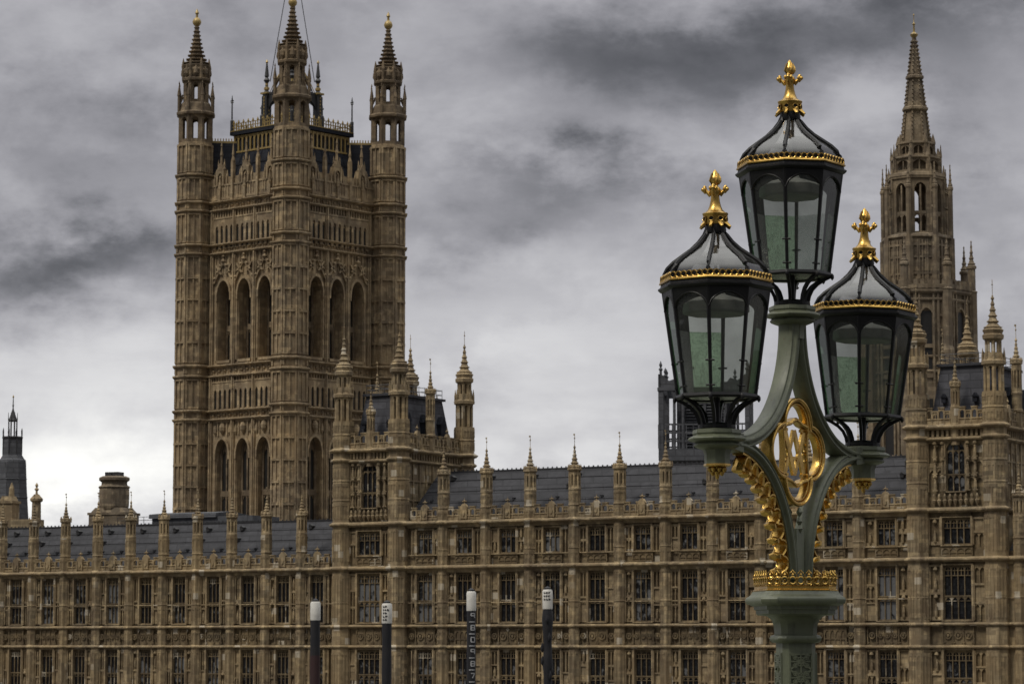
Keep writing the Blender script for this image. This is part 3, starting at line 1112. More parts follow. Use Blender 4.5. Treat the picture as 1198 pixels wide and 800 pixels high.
def pavilion(label, sa, sb, depth=13.6, side_window=False):
    c = (sa + sb) / 2
    t = thing('corner_pavilion', label, 'building', (c, depth / 2, GZ), FRONT)
    yf = -.35
    wt = .6
    # front: three storeys of wide windows and an oriel
    mb = MB()
    mb.T = Matrix.Translation((0, yf, 0))
    wall_bay(mb, sa, sb, 2.9, [(7.0, 11.6), (14.42, 19.70), (21.62, 24.24)], GZ, 24.9, 1.1, c)
    wall_bay(mb, sa, sb, 1.95, [(26.75, 31.55)], 24.9, 32.9, 1.1, c)
    # brackets and small statues under the oriel
    for k in range(9):
        x = c - 2.2 + 4.4 * k / 8
        mb.lathe([(.04, 25.35), (.2, 25.75), (.23, 25.9), (.1, 26.0), (.15, 26.3), (.05, 26.55)], 6, x, -.12)
    for sx in (-1, 1):
        for z in (26.9, 28.5, 30.1):
            for dx in (1.28, 2.05):
                x = c + sx * dx
                mb.box(x - .26, x + .26, -.2, .0, z - .1, z)
                mb.lathe([(.14, z), (.16, z + .35), (.11, z + .8), (.06, z + .85), (.1, z + .97), (.02, z + 1.1)], 6, x, -.1)
                mb.lathe([(.05, z + 1.12), (.2, z + 1.2), (.22, z + 1.35), (.02, z + 1.6)], 6, x, -.08)
    mb.T = None
    # other three walls
    mb.box(sa, sa + wt, yf + .7, depth, GZ, 32.9)
    mb.box(sb - wt, sb, yf + .7, depth, GZ, 32.9)
    mb.box(sa + wt, sb - wt, depth - wt, depth, GZ, 32.9)
    part('wall', mb, [STONE, DARK_STONE], t)
    add_window(W_ORIEL, t, (c, yf, 26.5))
    add_window(W_BAYT, t, (c, yf, 21.62))
    add_window(W_BAY2, t, (c, yf, 14.42))
    add_window(W_BAY1, t, (c, yf, 7.0))
    put('carved_panel', P_BAY, t, (c, yf + .02, 12.05))
    put('carved_panel', P_BAYL, t, (c, yf + .02, 20.56))
    mb = MB()

    def bands(z, p, h):
        mb.T = Matrix.Translation((0, yf, 0))
        mb.beam(string(z, p, h), sa, sb)
        mb.T = Matrix.Translation((sb, 0, 0)) @ Matrix.Rotation(pi / 2, 4, 'Z')
        mb.beam(string(z, p, h), 0, depth)
        mb.T = Matrix.Translation((sa, depth, 0)) @ Matrix.Rotation(-pi / 2, 4, 'Z')
        mb.beam(string(z, p, h), 0, depth)
        mb.T = Matrix.Translation((sb, depth, 0)) @ Matrix.Rotation(pi, 4, 'Z')
        mb.beam(string(z, p, h), 0, sb - sa)
        mb.T = None
    for b in ((11.72, .28, .34), (13.9, .28, .34), (20.0, .42, .5), (24.72, .48, .52), (31.6, .4, .42), (32.7, .6, .5)):
        bands(*b)
    # the frieze of small blocks between the two top bands
    mb.T = Matrix.Translation((0, yf, 0))
    for k in range(12):
        x = sa + 1.2 + (sb - sa - 2.4) * k / 11
        mb.box(x - .12, x + .12, -.13, .1, 32.05, 32.65)
    mb.T = Matrix.Translation((sb, 0, 0)) @ Matrix.Rotation(pi / 2, 4, 'Z')
    for k in range(22):
        x = 1.2 + (depth - 2.4) * k / 21
        mb.box(x - .12, x + .12, -.13, .1, 32.05, 32.65)
    # tall panelling on the flank wall
    for k in range(9):
        x = 1.4 + (depth - 2.8) * k / 8
        mb.box(x - .12, x + .12, -.14, .1, 25.5, 31.5)
    for z in (27.5, 29.6):
        mb.box(1.2, depth - 1.2, -.09, .1, z, z + .16)
    mb.T = None
    part('cornice', mb, STONE, t)
    if side_window:
        add_window(W_SIDE, t, (sb + .16, 4.2, 25.9), pi / 2)
        add_window(W_SIDE, t, (sb + .16, 9.4, 25.9), pi / 2)
    mb = MB()
    mb.T = Matrix.Translation((0, yf + .1, 0))
    parapet(mb, sa + 1.0, c - .45, 33.2, 1.25, None, .55)
    parapet(mb, c + .45, sb - 1.0, 33.2, 1.25, None, .55)
    mb.T = Matrix.Translation((sb - .1, 0, 0)) @ Matrix.Rotation(pi / 2, 4, 'Z')
    parapet(mb, 1.0, depth / 2 - .4, 33.2, 1.25, depth * .28, .6)
    parapet(mb, depth / 2 + .4, depth - 1.0, 33.2, 1.25, depth * .74, .6)
    mb.T = Matrix.Translation((sa + .1, depth, 0)) @ Matrix.Rotation(-pi / 2, 4, 'Z')
    parapet(mb, 1.0, depth - 1.0, 33.2, 1.25, depth / 2, .6)
    mb.T = Matrix.Translation((sb, depth - .1, 0)) @ Matrix.Rotation(pi, 4, 'Z')
    parapet(mb, 1.0, sb - sa - 1.0, 33.2, 1.25, None, .6)
    mb.T = None
    part('parapet', mb, STONE, t)
    for x, y in ((sa, yf + .3), (sb, yf + .3), (sa, depth), (sb, depth)):
        put('corner_turret', TURRET, t, (x, y, 0))
    for x, y, m in ((c, yf + .25, PIN_SM), (sb - .1, depth * .48, PIN_P), (sa + .1, depth * .48, PIN_P), (c, depth, PIN_SM)):
        o = put('pinnacle_shaft', PST_M, t, (x, y, -(1.7 if m is PIN_SM else 0)))
        put('pinnacle', m, t, (0, 0, 1.7 if m is PIN_SM else 0), 0, o)
    # steep slate roof with a flat top and an iron railing
    mb = MB()
    b0 = [(sa + .9, yf + 1.2), (sb - .9, yf + 1.2), (sb - .9, depth - .9), (sa + .9, depth - .9)]
    b1 = [(sa + 1.7, yf + 2.2), (sb - 1.7, yf + 2.2), (sb - 1.7, depth - 2.0), (sa + 1.7, depth - 2.0)]
    mb.prism(b0, 33.0, 39.0, b1)
    mb.prism([(sa + 1.4, yf + 1.9), (sb - 1.4, yf + 1.9), (sb - 1.4, depth - 1.7), (sa + 1.4, depth - 1.7)], 39.0, 39.25)
    r = part('roof', mb, SLATE_P, t)
    mb = MB()
    xs_ = (sa + 1.7, sb - 1.7)
    for x in xs_:
        for z in (39.7, 40.2):
            mb.tube([(x, yf + 2.2, z), (x, depth - 2.0, z)], .035, 4)
        for k in range(9):
            y = yf + 2.2 + (depth - 4.2 - yf) * k / 8
            mb.tube([(x, y, 39.2), (x, y, 40.3)], .035, 4)
    for y in (yf + 2.2, depth - 2.0):
        for z in (39.7, 40.2):
            mb.tube([(xs_[0], y, z), (xs_[1], y, z)], .035, 4)
    part('railing', mb, IRON, t, r)
    # small dormers on the slates
    for y in (3.2, 6.8, 10.4):
        mb = MB()
        mb.box(sb - 1.6, sb - .75, y - .5, y + .5, 34.4, 36.3)
        mb.T = Matrix.Translation((sb - 1.2, y, 36.3))
        mb.prism([(-.45, -.6), (.5, -.6), (.5, .6), (-.45, .6)], 0, .9, [(-.45, -.05), (.5, -.05), (.5, .05), (-.45, .05)])
        mb.T = None
        part('dormer', mb, SLATE_D, t, r)
    for x in (c - 1.6, c + 1.6):
        mb = MB()
        mb.box(x - .22, x + .22, yf + 1.2, yf + 2, 35.4, 35.9)
        mb.ext([(x - .3, 35.9), (x + .3, 35.9), (x, 36.3)], yf + 1.1, yf + 2)
        part('dormer', mb, SLATE_D, t, r)
    return t


pavilion('corner pavilion with four crocketed turrets, in front of the big square tower\'s right corner', -21.12, -14.0)
pavilion('right-hand corner pavilion with turrets and slate roof, below the slender spire', 45.5, 53.35, side_window=True)

# ------------------------------------------------------------------ the big square tower
HB = 19.85 / 2
TW = (-32.24, 413.997, radians(-40.75))
t = thing('square_tower', 'huge square gothic tower of brown stone with four tall corner turrets and gilded roof railings', 'tower', (0, 0, GZ), TW)
WALL = HB - .75         # distance of the wall face from the middle
XW = WALL - .0


def tower_face():
    mb = MB()
    w = HB - 1.9
    y0, y1 = -WALL, -WALL + 2.2
    cs = (-4.25, 0.0, 4.25)
    ww = 2.6

    def solid(za, zb):
        mb.box(-w, w, y0, y1, za, zb)
    xs = [-w] + [q for c in cs for q in (c - ww / 2, c + ww / 2)] + [w]
    # upper and lower tall windows
    for zb, zt, rise in ((23.0, 41.4, 1.9), (52.7, 64.3, 1.9)):
        for i in range(0, 8, 2):
            mb.box(xs[i], xs[i + 1], y0, y1, zb, zt + .1)
        for c in cs:
            mb.arch(c - ww / 2, c + ww / 2, zt - rise, rise, zt + .1, y0, y1, 12, 1.9)
            mb.hood(c - ww / 2, c + ww / 2, zt - rise, rise, .30, y0 - .34, y0 + .02, 12, 1.9, drop=1.0)
            # shafts beside the opening
            for sx in (-1, 1):
                mb.lathe([(.2, zb), (.2, zt - rise + .2)], 6, c + sx * (ww / 2 + .28), y0 - .08)
    # flat plinth below
    solid(GZ, 23.0)
    solid(41.5, 52.7)
    # between 41.5 and 52.7: lancet row is cut as separate slots -> handled by proud piers
    solid(64.4, 79.4)
    # piers dividing the bays, full height
    for x in (-6.7, -2.12, 2.12, 6.7):
        for za, zb in ((23, 44.2), (45.6, 50.5), (52.1, 68.2), (69.8, 74.6)):
            mb.box(x - .32, x + .32, y0 - .32, y0 + .02, za, zb)
            mb.box(x - .12, x + .12, y0 - .48, y0 - .30, za, zb)
    # lancet rows: little piers and heads standing proud of dark slots
    for zb, zt in ((45.75, 48.6), (68.95, 72.4)):
        for c in cs:
            for k in range(5):
                x = c - 2.0 + k
                mb.box(x - .24, x + .24, y0 - .22, y0 + .02, zb, zt + .9)
            for k in range(4):
                mb.arch(c - 2.0 + k + .24, c - 1.0 + k - .24, zt - .45, .4, zt + .9, y0 - .22, y0 + .02, 5)
            mb.box(c - 2.2, c + 2.2, y0 - .3, y0 + .02, zt + .9, zt + 1.15)
            for k in range(8):
                x = c - 1.9 + 3.8 * k / 7
                mb.box(x - .1, x + .1, y0 - .2, y0 + .02, zt + 1.15, min(zt + 2.1, 50.4 if zt < 50 else 74.5))
    # strings with carved bands between
    for za, zb in ((44.25, 45.5), (50.5, 52.0), (68.3, 69.6), (74.6, 75.85)):
        for z in (za, zb):
            mb.T = Matrix.Translation((0, y0, 0))
            mb.beam(string(z - .2, .62, .42), -w, w)
            mb.T = None
        n = 14
        for k in range(n):
            x = -w + 2 * w * (k + .5) / n
            h = zb - za
            mb.box(x - .42, x - .3, y0 - .12, y0 + .02, za + .2, zb - .2)
            mb.lathe([(.02, za + h * .5 - .3), (.3, za + h * .5), (.02, za + h * .5 + .3)], 4, x + .1, y0 - .02)
    # carved zone above the tall windows: crossing canopies, niches
    for c in cs:
        for sx in (-1, 1):
            for (x0, z0, x1, z1) in ((c + sx * 1.95, 64.0, c + sx * .15, 66.9), (c + sx * 1.5, 66.6, c + sx * .5, 65.2)):
                dx = .17
                mb.ext([(x0 - dx, z0), (x0 + dx, z0), (x1 + dx, z1), (x1 - dx, z1)] if True else [], y0 - .34, y0 + .02)
            for k in range(3):
                x = c + sx * (1.75 - .55 * k)
                z = 64.4 + .9 * k
                mb.lathe([(.02, z), (.26, z + .25), (.05, z + .55)], 5, x, y0 - .32)
        mb.box(c - .14, c + .14, y0 - .3, y0 + .02, 66.5, 68.1)
        mb.lathe([(.1, 66.7), (.42, 67.1), (.1, 67.5), (.3, 67.8), (.02, 68.1)], 6, c, y0 - .3)
        for k in range(6):
            x = c - 1.75 + 3.5 * k / 5
            mb.box(x - .07, x + .07, y0 - .16, y0 + .02, 65.4, 68.1)
        # niches with shields above the lower windows
        mb.box(c - 1.5, c + 1.5, y0 - .2, y0 + .02, 43.8, 44.1)
        mb.lathe([(.1, 42.0), (.5, 42.6), (.55, 43.1), (.35, 43.6), (.02, 43.8)], 8, c, y0 - .1)
        for sx in (-1, 1):
            mb.box(c + sx * .95 - .1, c + sx * .95 + .1, y0 - .18, y0 + .02, 41.9, 43.8)
            mb.lathe([(.05, 41.9), (.3, 42.4), (.26, 42.9), (.05, 43.5)], 6, c + sx * 1.5, y0 - .1)
        # sill panels
        mb.box(c - 1.35, c + 1.35, y0 - .22, y0 + .02, 52.35, 52.75)
    # blind panels on the outer strips
    for sx in (-1, 1):
        for za, zb in ((24, 30), (30.5, 36), (36.5, 43.8), (53, 57.5), (58, 62.5), (63, 68), (70, 74)):
            for k in range(2):
                x = sx * (7.05 + .45 * k)
                mb.box(x - .07, x + .07, y0 - .14, y0 + .02, za, zb)
            mb.box(sx * 7.28 - .28, sx * 7.28 + .28, y0 - .12, y0 + .02, zb - .3, zb)
    return mb.mesh('face_wall', STONE_T)


def tower_parapet():
    mb = MB()
    w = HB - 2.2
    y0 = -WALL - .1
    mb.box(-w, w, y0, y0 + .5, 76.1, 78.1)
    mb.box(-w, w, y0 - .12, y0 + .55, 78.1, 78.35)
    mb.box(-w, w, y0 - .12, y0 + .02, 76.1, 76.5)
    n = 6
    st = 2 * w / n
    for k in range(n + 1):
        x = -w + st * k
        mb.box(x - .2, x + .2, y0 - .34, y0 + .3, 75.9, 78.2 if k % 2 else 79.2)
        if k % 2 == 0 and 0 < k < n:
            mb.box(x - .22, x + .22, y0 - .3, y0 + .2, 79.2, 81.6)
            mb.lathe([(.3, 81.5), (.3, 81.7), (.14, 82.3), (.2, 82.5), (.03, 84.2)], 6, x, y0 - .05)
    for k in range(3):
        c = -w + st * (2 * k + 1)
        # gabled crest with a dark niche and a pinnacle
        for sx in (-1, 1):
            mb.box(c + sx * .62 - .17, c + sx * .62 + .17, y0 - .25, y0 + .45, 78.2, 80.6)
            mb.lathe([(.26, 80.6), (.12, 81.0), (.16, 81.15), (.03, 82.1)], 5, c + sx * .62, y0 + .1)
            mb.box(c + sx * 1.25 - .12, c + sx * 1.25 + .12, y0 - .1, y0 + .3, 78.2, 79.5)
            mb.lathe([(.17, 79.5), (.03, 80.4)], 4, c + sx * 1.25, y0 + .1)
        mb.box(c - .45, c + .45, y0 + .34, y0 + .42, 78.2, 80.2)
        mb.box(c - .06, c + .06, y0 - .05, y0 + .3, 78.3, 80.1)
        mb.arch(c - .45, c + .45, 79.6, .45, 80.5, y0 - .18, y0 + .4, 6)
        mb.ext([(c - .62, 80.45), (c + .62, 80.45), (c + .12, 81.5), (c - .12, 81.5)], y0 - .2, y0 + .42)
        mb.lathe([(.24, 81.4), (.17, 82.5), (.26, 82.65), (.08, 83.9), (.17, 84.05), (.02, 84.7)], 6, c, y0 + .1)
        mb.lathe([(.1, 77.3), (.3, 77.7), (.26, 78.4), (.1, 79.2), (.16, 79.4), (.02, 79.7)], 6, c, y0 - .16)
        for sx in (-1, 1):
            for j in range(3):
                x = c + sx * (.55 + .5 * j)
                mb.box(x - .07, x + .07, y0 - .1, y0 + .02, 76.5, 78.1)
            x = c + sx * st * .5
    return mb.mesh('parapet', STONE_T)


FACE = tower_face()
PARA = tower_parapet()


def pane(w, h, name='glass_pane'):
    mb = MB()
    mb.add([(-w / 2, 0, 0), (w / 2, 0, 0), (w / 2, 0, h), (-w / 2, 0, h)], [(0, 1, 2, 3)])
    return mb.mesh(name, DARKW)


DARKW = paint_mat('unlit_opening', (0.012, 0.011, 0.010), 0.5, wear=.3, scale=1.0)


def tall_window(w, h, rise, lights, transom, depth, y_glass):
    mb = MB()
    mb.box(-w / 2, w / 2, y_glass - .15, y_glass + .12, 0, .35)
    z1 = h - rise
    mb.arch(-w / 2 + .25, w / 2 - .25, z1, rise * .75, h + .1, y_glass - .25, y_glass + .12, 8)
    for sx in (-1, 1):
        mb.box(sx * (w / 2 - .18) - .2, sx * (w / 2 - .18) + .2, y_glass - .2, y_glass + .12, .35, h)
    lw = (w - .76) / lights
    for k in range(1, lights):
        x = -w / 2 + .38 + lw * k
        mb.box(x - .12, x + .12, y_glass - .2, y_glass + .1, .35, h - .3)
    zt = h * transom
    mb.box(-w / 2 + .3, w / 2 - .3, y_glass - .22, y_glass + .12, zt - .45, zt + .35)
    for k in range(lights):
        xa = -w / 2 + .38 + lw * k + .1
        for z in (zt - .45, z1 + .3):
            mb.arch(xa, xa + lw - .2, z - lw * .6, lw * .5, z + .05, y_glass - .12, y_glass + .08, 5)
    mb.box(-w / 2 + .3, w / 2 - .3, y_glass - .1, y_glass + .06, z1 + .3, h)
    return mb.mesh('window', STONE_D)


TALL_UP = tall_window(2.6, 11.6, 1.9, 2, .42, 1.5, 1.75)
TALL_LO = tall_window(2.6, 18.4, 1.9, 2, .58, .6, .95)
G_UP, G_LO = pane(2.5, 11.5), pane(2.5, 18.2)
LAN = MB()
LAN.add([(-.26, 0, 0), (.26, 0, 0), (.26, 0, 2.85), (-.26, 0, 2.85)], [(0, 1, 2, 3)])
LAN_M = LAN.mesh('lancet_window', DARKW)
for k in range(4):
    f = put('face_wall', FACE, t, (0, 0, 0), k * pi / 2)
    put('parapet', PARA, t, (0, 0, 0), k * pi / 2)
    for c in (-4.25, 0, 4.25):
        for ms, gl, z, yg in ((TALL_UP, G_UP, 52.7, 1.75), (TALL_LO, G_LO, 23.0, .95)):
            put('window', ms, t, (c, -WALL, z), 0, f)
            put('glass_pane', gl, t, (c, -WALL + yg, z), 0, f)
        for j in range(4):
            for z in (45.8, 69.0):
                put('lancet_window', LAN_M, t, (c - 1.5 + j, -WALL - .01, z), 0, f)
mb = MB()
q = WALL - 2.2
mb.box(-q, q, -q, q, GZ, 76.0)
part('core', mb, STONE_D, t)


def big_turret():
    mb = MB()
    R = 2.62
    q = octo(R)
    mb.prism(q, GZ, 84.8)
    bands = [28.0, 44.25, 45.5, 50.5, 52.0, 68.3, 69.6, 74.6, 75.85, 79.9]
    for z in bands:
        mb.lathe([(R + .01, z - .25), (R + .25, z - .2), (R + .5, z - .05), (R + .5, z + .12), (R + .02, z + .25)], 8)
    zones = [(22.5, 27.5)] + [(28.6 + 3.1 * k, 28.6 + 3.1 * (k + 1)) for k in range(5)] + [(44.5, 45.3), (45.9, 50.2), (50.9, 51.7)] + \
            [(52.5 + 3.12 * k, 52.5 + 3.12 * (k + 1)) for k in range(5)] + [(68.6, 69.3), (70.0, 74.3), (74.9, 75.6), (76.3, 79.6), (80.3, 84.5)]
    for za, zb in zones:
        small = zb - za < 1.2
        for i in range(8):
            p0, p1 = Vector(q[i]), Vector(q[(i + 1) % 8])
            nrm = ((p0 + p1) / 2).normalized()
            ln = p1 - p0
            for f, w in ((.0, .13), (.87, .13)) + (((.46, .08),) if not small else ()):
                a0, a1 = p0 + ln * f, p0 + ln * (f + w)
                mb.prism([tuple(a0 - nrm * .02), tuple(a0 + nrm * .19), tuple(a1 + nrm * .19), tuple(a1 - nrm * .02)], za, zb)
            if not small:
                a0, a1 = p0 + ln * .13, p0 + ln * .87
                mb.prism([tuple(a0 - nrm * .02), tuple(a0 + nrm * .24), tuple(a1 + nrm * .24), tuple(a1 - nrm * .02)], zb - .30, zb - .05)
                mb.prism([tuple(a0 - nrm * .02), tuple(a0 + nrm * .10), tuple(a1 + nrm * .10), tuple(a1 - nrm * .02)], za, za + .2)

    shaft_ = mb.mesh('corner_turret', STONE_T)
    mb = MB()

    def stage(ra, za, zb, pier):
        for i in range(8):
            a = pi / 8 + i * pi / 4
            mb.lathe([(pier, za), (pier, zb)], 4, (ra - pier * .8) * cos(a), (ra - pier * .8) * sin(a), a)
            mb.T = Matrix.Rotation(i * pi / 4 + pi / 2, 4, 'Z') @ Matrix.Translation((0, -(ra * .924 - pier * .5), 0))
            h = ra * .383 - pier * .45
            mb.arch(-h, h, zb - h * 1.6, h * 1.1, zb, -pier * .4, pier * .4, 6)
            mb.box(-h, h, -pier * .3, pier * .3, za, za + .5)
            mb.T = None
    stage(2.55, 84.8, 88.9, .48)
    mb.lathe([(2.6, 88.7), (2.95, 88.9), (3.0, 89.2), (2.55, 89.5), (2.3, 90.5), (2.05, 90.8)], 8)
    for i in range(8):
        a = pi / 8 + i * pi / 4
        x, y = 2.62 * cos(a), 2.62 * sin(a)
        mb.lathe([(.24, 89.2), (.24, 91.6), (.32, 91.7), (.05, 93.4), (.12, 93.5), (.02, 93.9)], 5, x, y)
        mb.tube([(x * .95, y * .95, 91.0), (x * .78, y * .78, 91.9)], .12, 4)
    stage(1.9, 90.7, 93.9, .36)
    mb.lathe([(1.9, 93.8), (2.2, 94.0), (2.25, 94.3), (1.95, 94.5), (2.05, 95.2), (2.2, 95.6), (1.95, 95.9), (2.1, 96.3), (1.75, 96.7)], 8)
    for i in range(8):
        a = pi / 8 + i * pi / 4
        mb.lathe([(.2, 94.2), (.24, 95.6), (.3, 96.1), (.05, 97.3)], 5, 2.02 * cos(a), 2.02 * sin(a))
        a = i * pi / 4
        mb.lathe([(.1, 94.4), (.42, 95.0), (.36, 95.6), (.08, 96.2)], 6, 1.85 * cos(a), 1.85 * sin(a))
    crocket_spire(mb, 0, 0, 96.5, 102.5, 1.75, .27, 8, 10, 0, None, .24, .52)
    return shaft_, mb.mesh('turret_crown', STONE_D)


BT, BTC = big_turret()
KN = MB()
KN.lathe([(.3, 102.3), (.55, 102.55), (.66, 102.9), (.5, 103.35), (.2, 103.6), (.16, 104.0), (.3, 104.25), (.02, 104.9)], 10)
KN_M = KN.mesh('finial', GOLD_F, 40)
for sx in (-1, 1):
    for sy in (-1, 1):
        o = put('corner_turret', BT, t, (sx * HB, sy * HB, 0))
        put('turret_crown', BTC, t, (0, 0, 0), 0, o)
        put('finial', KN_M, t, (0, 0, 0), 0, o)

# iron roof, its gilded arcade, railings and lantern
mb = MB()
a, b = 8.0, 5.75
mb.prism([(-a, -a), (a, -a), (a, a), (-a, a)], 76.5, 84.2, [(-b, -b), (b, -b), (b, b), (-b, b)])
for k in range(4):
    mb.T = Matrix.Rotation(k * pi / 2 + pi / 4, 4, 'Z')
    mb.box(b * 1.38, 12.2, -.5, .5, 76.5, 84.9)
    mb.T = None
# rolls on the slopes
for k in range(4):
    mb.T = Matrix.Rotation(k * pi / 2, 4, 'Z')
    for j in range(-4, 5):
        x0, x1 = j * 1.8, j * 1.29
        mb.tube([(x0, -a - .02, 76.5), (x1, -b - .02, 84.2)], .13, 4)
    for z in (79, 81.5):
        s = a + (b - a) * (z - 76.5) / 7.7
        mb.box(-s, s, -s - .1, -s + .1, z, z + .18)
    mb.T = None
roof = part('roof', mb, SLATE_D, t)
mb = MB()
for k in range(4):
    mb.T = Matrix.Rotation(k * pi / 2 + pi / 4, 4, 'Z')
    mb.box(b * 1.40, 12.2, -.22, .22, 84.9, 85.25)
    for j in range(10):
        x = 8.3 + j * .4
        mb.box(x, x + .16, -.06, .06, 85.25, 85.65)
    mb.T = Matrix.Rotation(k * pi / 2, 4, 'Z')
    for j in range(15):
        x = -5.8 + 11.6 * j / 14
        mb.box(x - .13, x + .13, -6.06, -5.85, 83.7, 86.0)
        if j < 14:
            mb.arch(x + .13, x + 11.6 / 14 - .13, 85.3, .4, 86.0, -6.0, -5.88, 5)
    mb.box(-6.0, 6.0, -6.08, -5.88, 83.45, 83.7)
    mb.box(-6.35, 6.35, -6.45, -6.2, 86.62, 86.74)
    # pierced crest along the edge
    for j in range(26):
        x = -6.2 + 12.4 * j / 25
        mb.box(x - .07, x + .07, -6.3, -6.2, 86.7, 87.75)
        if j % 2:
            mb.lathe([(.02, 87.6), (.17, 87.9), (.02, 88.3)], 4, x, -6.25)
    mb.box(-6.2, 6.2, -6.3, -6.2, 87.2, 87.32)
    mb.box(-6.2, 6.2, -6.3, -6.2, 87.68, 87.78)
    mb.T = None
part('gilded_cresting', mb, GOLD_F, t, roof)
mb = MB()
mb.box(-5.85, 5.85, -5.85, 5.85, 84.2, 86.1)
mb.box(-6.4, 6.4, -6.4, 6.4, 86.1, 86.6)
part('roof_platform', mb, SLATE_D, t, roof)
for k in range(4):
    for x in (-6.2, 0.0):
        mb = MB()
        mb.T = Matrix.Rotation(k * pi / 2, 4, 'Z') @ Matrix.Translation((x, -6.2, 0))
        h = 1.0 if x else .62
        mb.lathe([(.26, 86.6), (.26, 88.3), (.12, 88.5), (.1, 86.6 + 4.3 * h), (.26, 86.6 + 4.4 * h), (.1, 86.6 + 4.6 * h), (.1, 86.6 + 5.0 * h), (.02, 86.6 + 5.5 * h)], 6)
        mb.box(-.3, .3, -.05, .05, 86.6 + 4.6 * h, 86.6 + 4.75 * h)
        part('roof_finial', mb, IRON, t, roof)
lb = MB()
for k in range(4):
    mb = MB()
    gb = MB()
    T = Matrix.Rotation(k * pi / 2, 4, 'Z') @ Matrix.Translation((-2.65, -2.65, 0))
    mb.T = gb.T = T
    mb.box(-.5, .5, -.5, .5, 86.5, 92.0)
    mb.lathe([(.62, 92.0), (.62, 92.4), (.3, 92.8)], 8)
    gb.box(-.66, .66, -.66, .66, 92.3, 92.55)
    mb.lathe([(.26, 94.0), (.48, 94.4), (.2, 94.8), (.34, 95.0), (.12, 96.9)], 6)
    mb.tube([(0, 0, 91.0), (1.0, 1.0, 94.0), (1.9, 1.9, 96.2), (2.5, 2.5, 99.0)], .22, 5)
    mb.lathe([(.3, 92.6), (.2, 94.1)], 6)
    post = part('lantern_pinnacle', mb, IRON, t)
    part('gilded_cap', gb, GOLD_F, t, post)
    for (xa, xb, ya, yb) in ((-.1, .1, -.55, -.49), (-.55, -.49, -.1, .1), (.49, .55, -.1, .1)):
        gb = MB()
        gb.T = T
        n = 11
        for z in range(n):
            z0, z1 = 86.7 + z * .5, 86.7 + (z + 1) * .5
            gb.box(xa, xb, ya, yb, z0, z0 + .26)
            gb.box(xa * .5 + xb * .25, xb * .5 + xa * .25, ya, yb, z0 + .26, z1)
        part('gilded_strip', gb, GOLD_F, t, post)
    gb = MB()
    gb.T = T
    gb.lathe([(.3, 92.9), (.42, 93.0), (.42, 93.3), (.24, 93.4), (.22, 94.0)], 6)
    part('gilded_collar', gb, GOLD_F, t, post)
    gb = MB()
    gb.T = T
    gb.lathe([(.1, 96.9), (.22, 97.1), (.02, 97.5)], 6)
    part('gilded_tip', gb, GOLD_F, t, post)
    gb = MB()
    gb.T = T
    gb.tube([(-.05, -.05, 91.5), (.9, .9, 94.3), (1.8, 1.8, 96.6), (2.45, 2.45, 99.2)], .13, 5)
    part('gilded_rib', gb, GOLD_F, t, post)
    lb.T = Matrix.Rotation(k * pi / 2, 4, 'Z')
    lb.arch(-2.2, 2.2, 90.0, 1.6, 92.2, -2.8, -2.5, 8)
    lb.box(-2.3, 2.3, -2.85, -2.45, 92.2, 92.5)
mb = lb
lant = part('roof_lantern', mb, IRON, t, roof)
mb = MB()
mb.lathe([(.42, 86.6), (.36, 100), (.2, 124), (.3, 124.2), (.02, 124.6)], 10)
fp = part('flagpole', mb, IRON, t)
mb = MB()
for k in range(4):
    T = Matrix.Rotation(k * pi / 2, 4, 'Z')
    p = T @ Vector((-2.3, -2.3, 94.2))
    mb.tube([tuple(p), (0, 0, 114.0)], .075, 4)
part('stay_cable', mb, IRON, t, fp)

# ------------------------------------------------------------------ the slender spire
SP = (53.55, 375.0, radians(-90 + 90 + 9 - 8.1))
t = thing('spire_tower', 'slender octagonal gothic spire tower with open lantern stage, rising behind the right-hand lantern', 'tower', (0, 0, GZ), SP)


